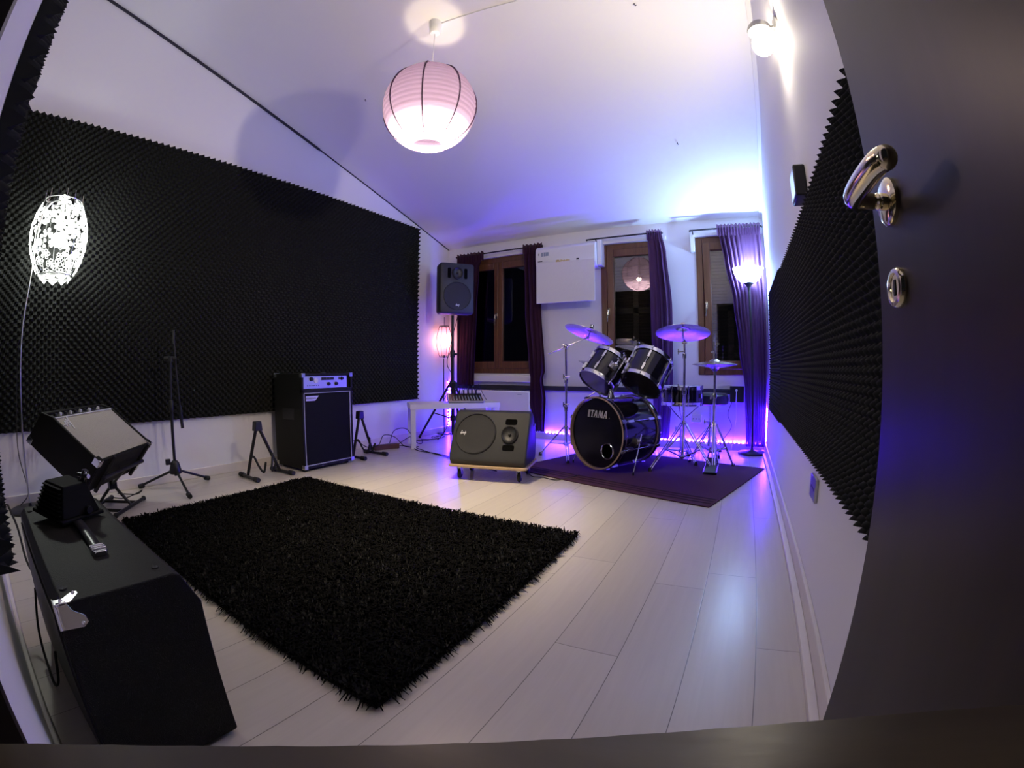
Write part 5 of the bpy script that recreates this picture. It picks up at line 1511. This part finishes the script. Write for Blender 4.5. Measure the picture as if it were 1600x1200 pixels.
MB().cyl((-0.02, YB-0.11, 0.60), (-0.02, YB-0.095, 0.60), 0.012).build('plug', M['whiteplastic'], bpy.data.objects['junction_box'])
tag(MB().rng((0.205, YB-0.05, 0.675), (0.275, YB, 0.735)).build('switch_box', M['whiteplastic'], bevel=0.004), 'small white box on the corner wall beside the violet curtain', 'box')
def cable(label, pts, r=0.004, m='rubber', group='loose cables on the floor'):
    tag(MB().tube(smoothpath(pts, 7), r, 6).build('cable', M[m]), label, 'cable', group)
cable('thin white cord hanging from the black box at the end of the rail', [(-0.02, YB-0.11, 0.595), (-0.022, YB-0.108, 0.50), (-0.015, YB-0.09, 0.35), (-0.03, YB-0.07, 0.2), (-0.05, YB-0.06, 0.004)], 0.003, 'whiteplastic')
cable('thin black cord looping down the wall behind the drum stool', [(-0.06, YB-0.04, 0.49), (-0.10, YB-0.03, 0.36), (-0.06, YB-0.03, 0.24), (-0.13, YB-0.05, 0.12), (-0.20, YB-0.10, 0.004)], 0.0028)
cable('black cable running across the floor from the power strip to the floor monitor', [(-3.12, 3.42, 0.03), (-3.05, 3.52, 0.006), (-2.85, 3.40, 0.006), (-2.63, 3.375, 0.006), (-2.38, 3.30, 0.006), (-2.0, 3.12, 0.006), (-1.75, 3.02, 0.006)])
cable('second black cable beside the one to the floor monitor', [(-3.16, 3.45, 0.035), (-3.10, 3.58, 0.10), (-2.98, 3.50, 0.02), (-2.82, 3.44, 0.006), (-2.55, 3.33, 0.006), (-2.25, 3.22, 0.006), (-1.9, 3.05, 0.006)])
cable('black cable looping up from the floor behind the right guitar stand', [(-3.15, 2.72, 0.006), (-3.22, 2.80, 0.10), (-3.27, 2.95, 0.13), (-3.24, 3.08, 0.05), (-3.20, 3.20, 0.055), (-3.22, 3.30, 0.14), (-3.18, 3.42, 0.11), (-3.08, 3.46, 0.02), (-3.00, 3.58, 0.006)])
cable('black cable arching between the power strip and the table leg', [(-3.20, 3.36, 0.055), (-3.22, 3.46, 0.17), (-3.14, 3.56, 0.18), (-3.05, 3.60, 0.05), (-3.10, 3.75, 0.006), (-3.25, 3.95, 0.006)])
cable('tangle of black cable under the white table by the lamp foot', [(-3.30, 3.98, 0.006), (-3.20, 4.02, 0.006), (-3.16, 4.18, 0.006), (-3.22, 4.32, 0.006), (-3.30, 4.22, 0.012), (-3.22, 4.10, 0.012), (-3.30, 4.44, 0.006)])
cable('thin black cable from the trolley over the edge of the drum mat', [(-1.48, 3.05, 0.006), (-1.42, 2.985, 0.006), (-1.34, 2.995, 0.006), (-1.24, 2.96, 0.006), (-1.18, 3.03, 0.006), (-1.12, 3.16, 0.013)], 0.0032)
cable('black cord dangling behind the foreground cabinet', [(-1.55, 0.046, 0.20), (-1.52, 0.020, 0.08), (-1.42, 0.012, 0.010), (-1.34, 0.012, 0.006), (-1.28, 0.024, 0.05), (-1.30, 0.042, 0.12)])
cable('black cable lying behind the tilted guitar combo', [(-3.30, 0.70, 0.006), (-3.20, 0.78, 0.006), (-3.12, 0.84, 0.04), (-3.15, 0.90, 0.05), (-3.25, 0.88, 0.006), (-3.36, 0.78, 0.006)], 0.0035)
cable('dark cable drooping from the far-left foam to the cabinet', [(-1.95, 0.020, 0.36), (-1.85, 0.040, 0.30), (-1.75, 0.045, 0.22), (-1.66, 0.06, 0.20), (-1.61, 0.065, 0.24)], 0.004)
t = thing('power_strip', 'brown power strip on the floor beside the right guitar stand', 'power strip', (-3.20, 3.30, 0))
pmx = mtx((-3.205, 3.315, 0.0), (0, 0, 1), (0.10, 0.225, 0))
MB().box((0, 0, 0.024), (0.27, 0.062, 0.046), pmx).build('body', M['brownbox'], t, bevel=0.004)
for k in range(4): MB().lathe([(0.02, 0.047), (0.02, 0.0485), (0.0, 0.0485)], 18, pmx @ Matrix.Translation((-0.09+0.06*k, 0, 0)), caps=False).build('outlet', M['black'], t)
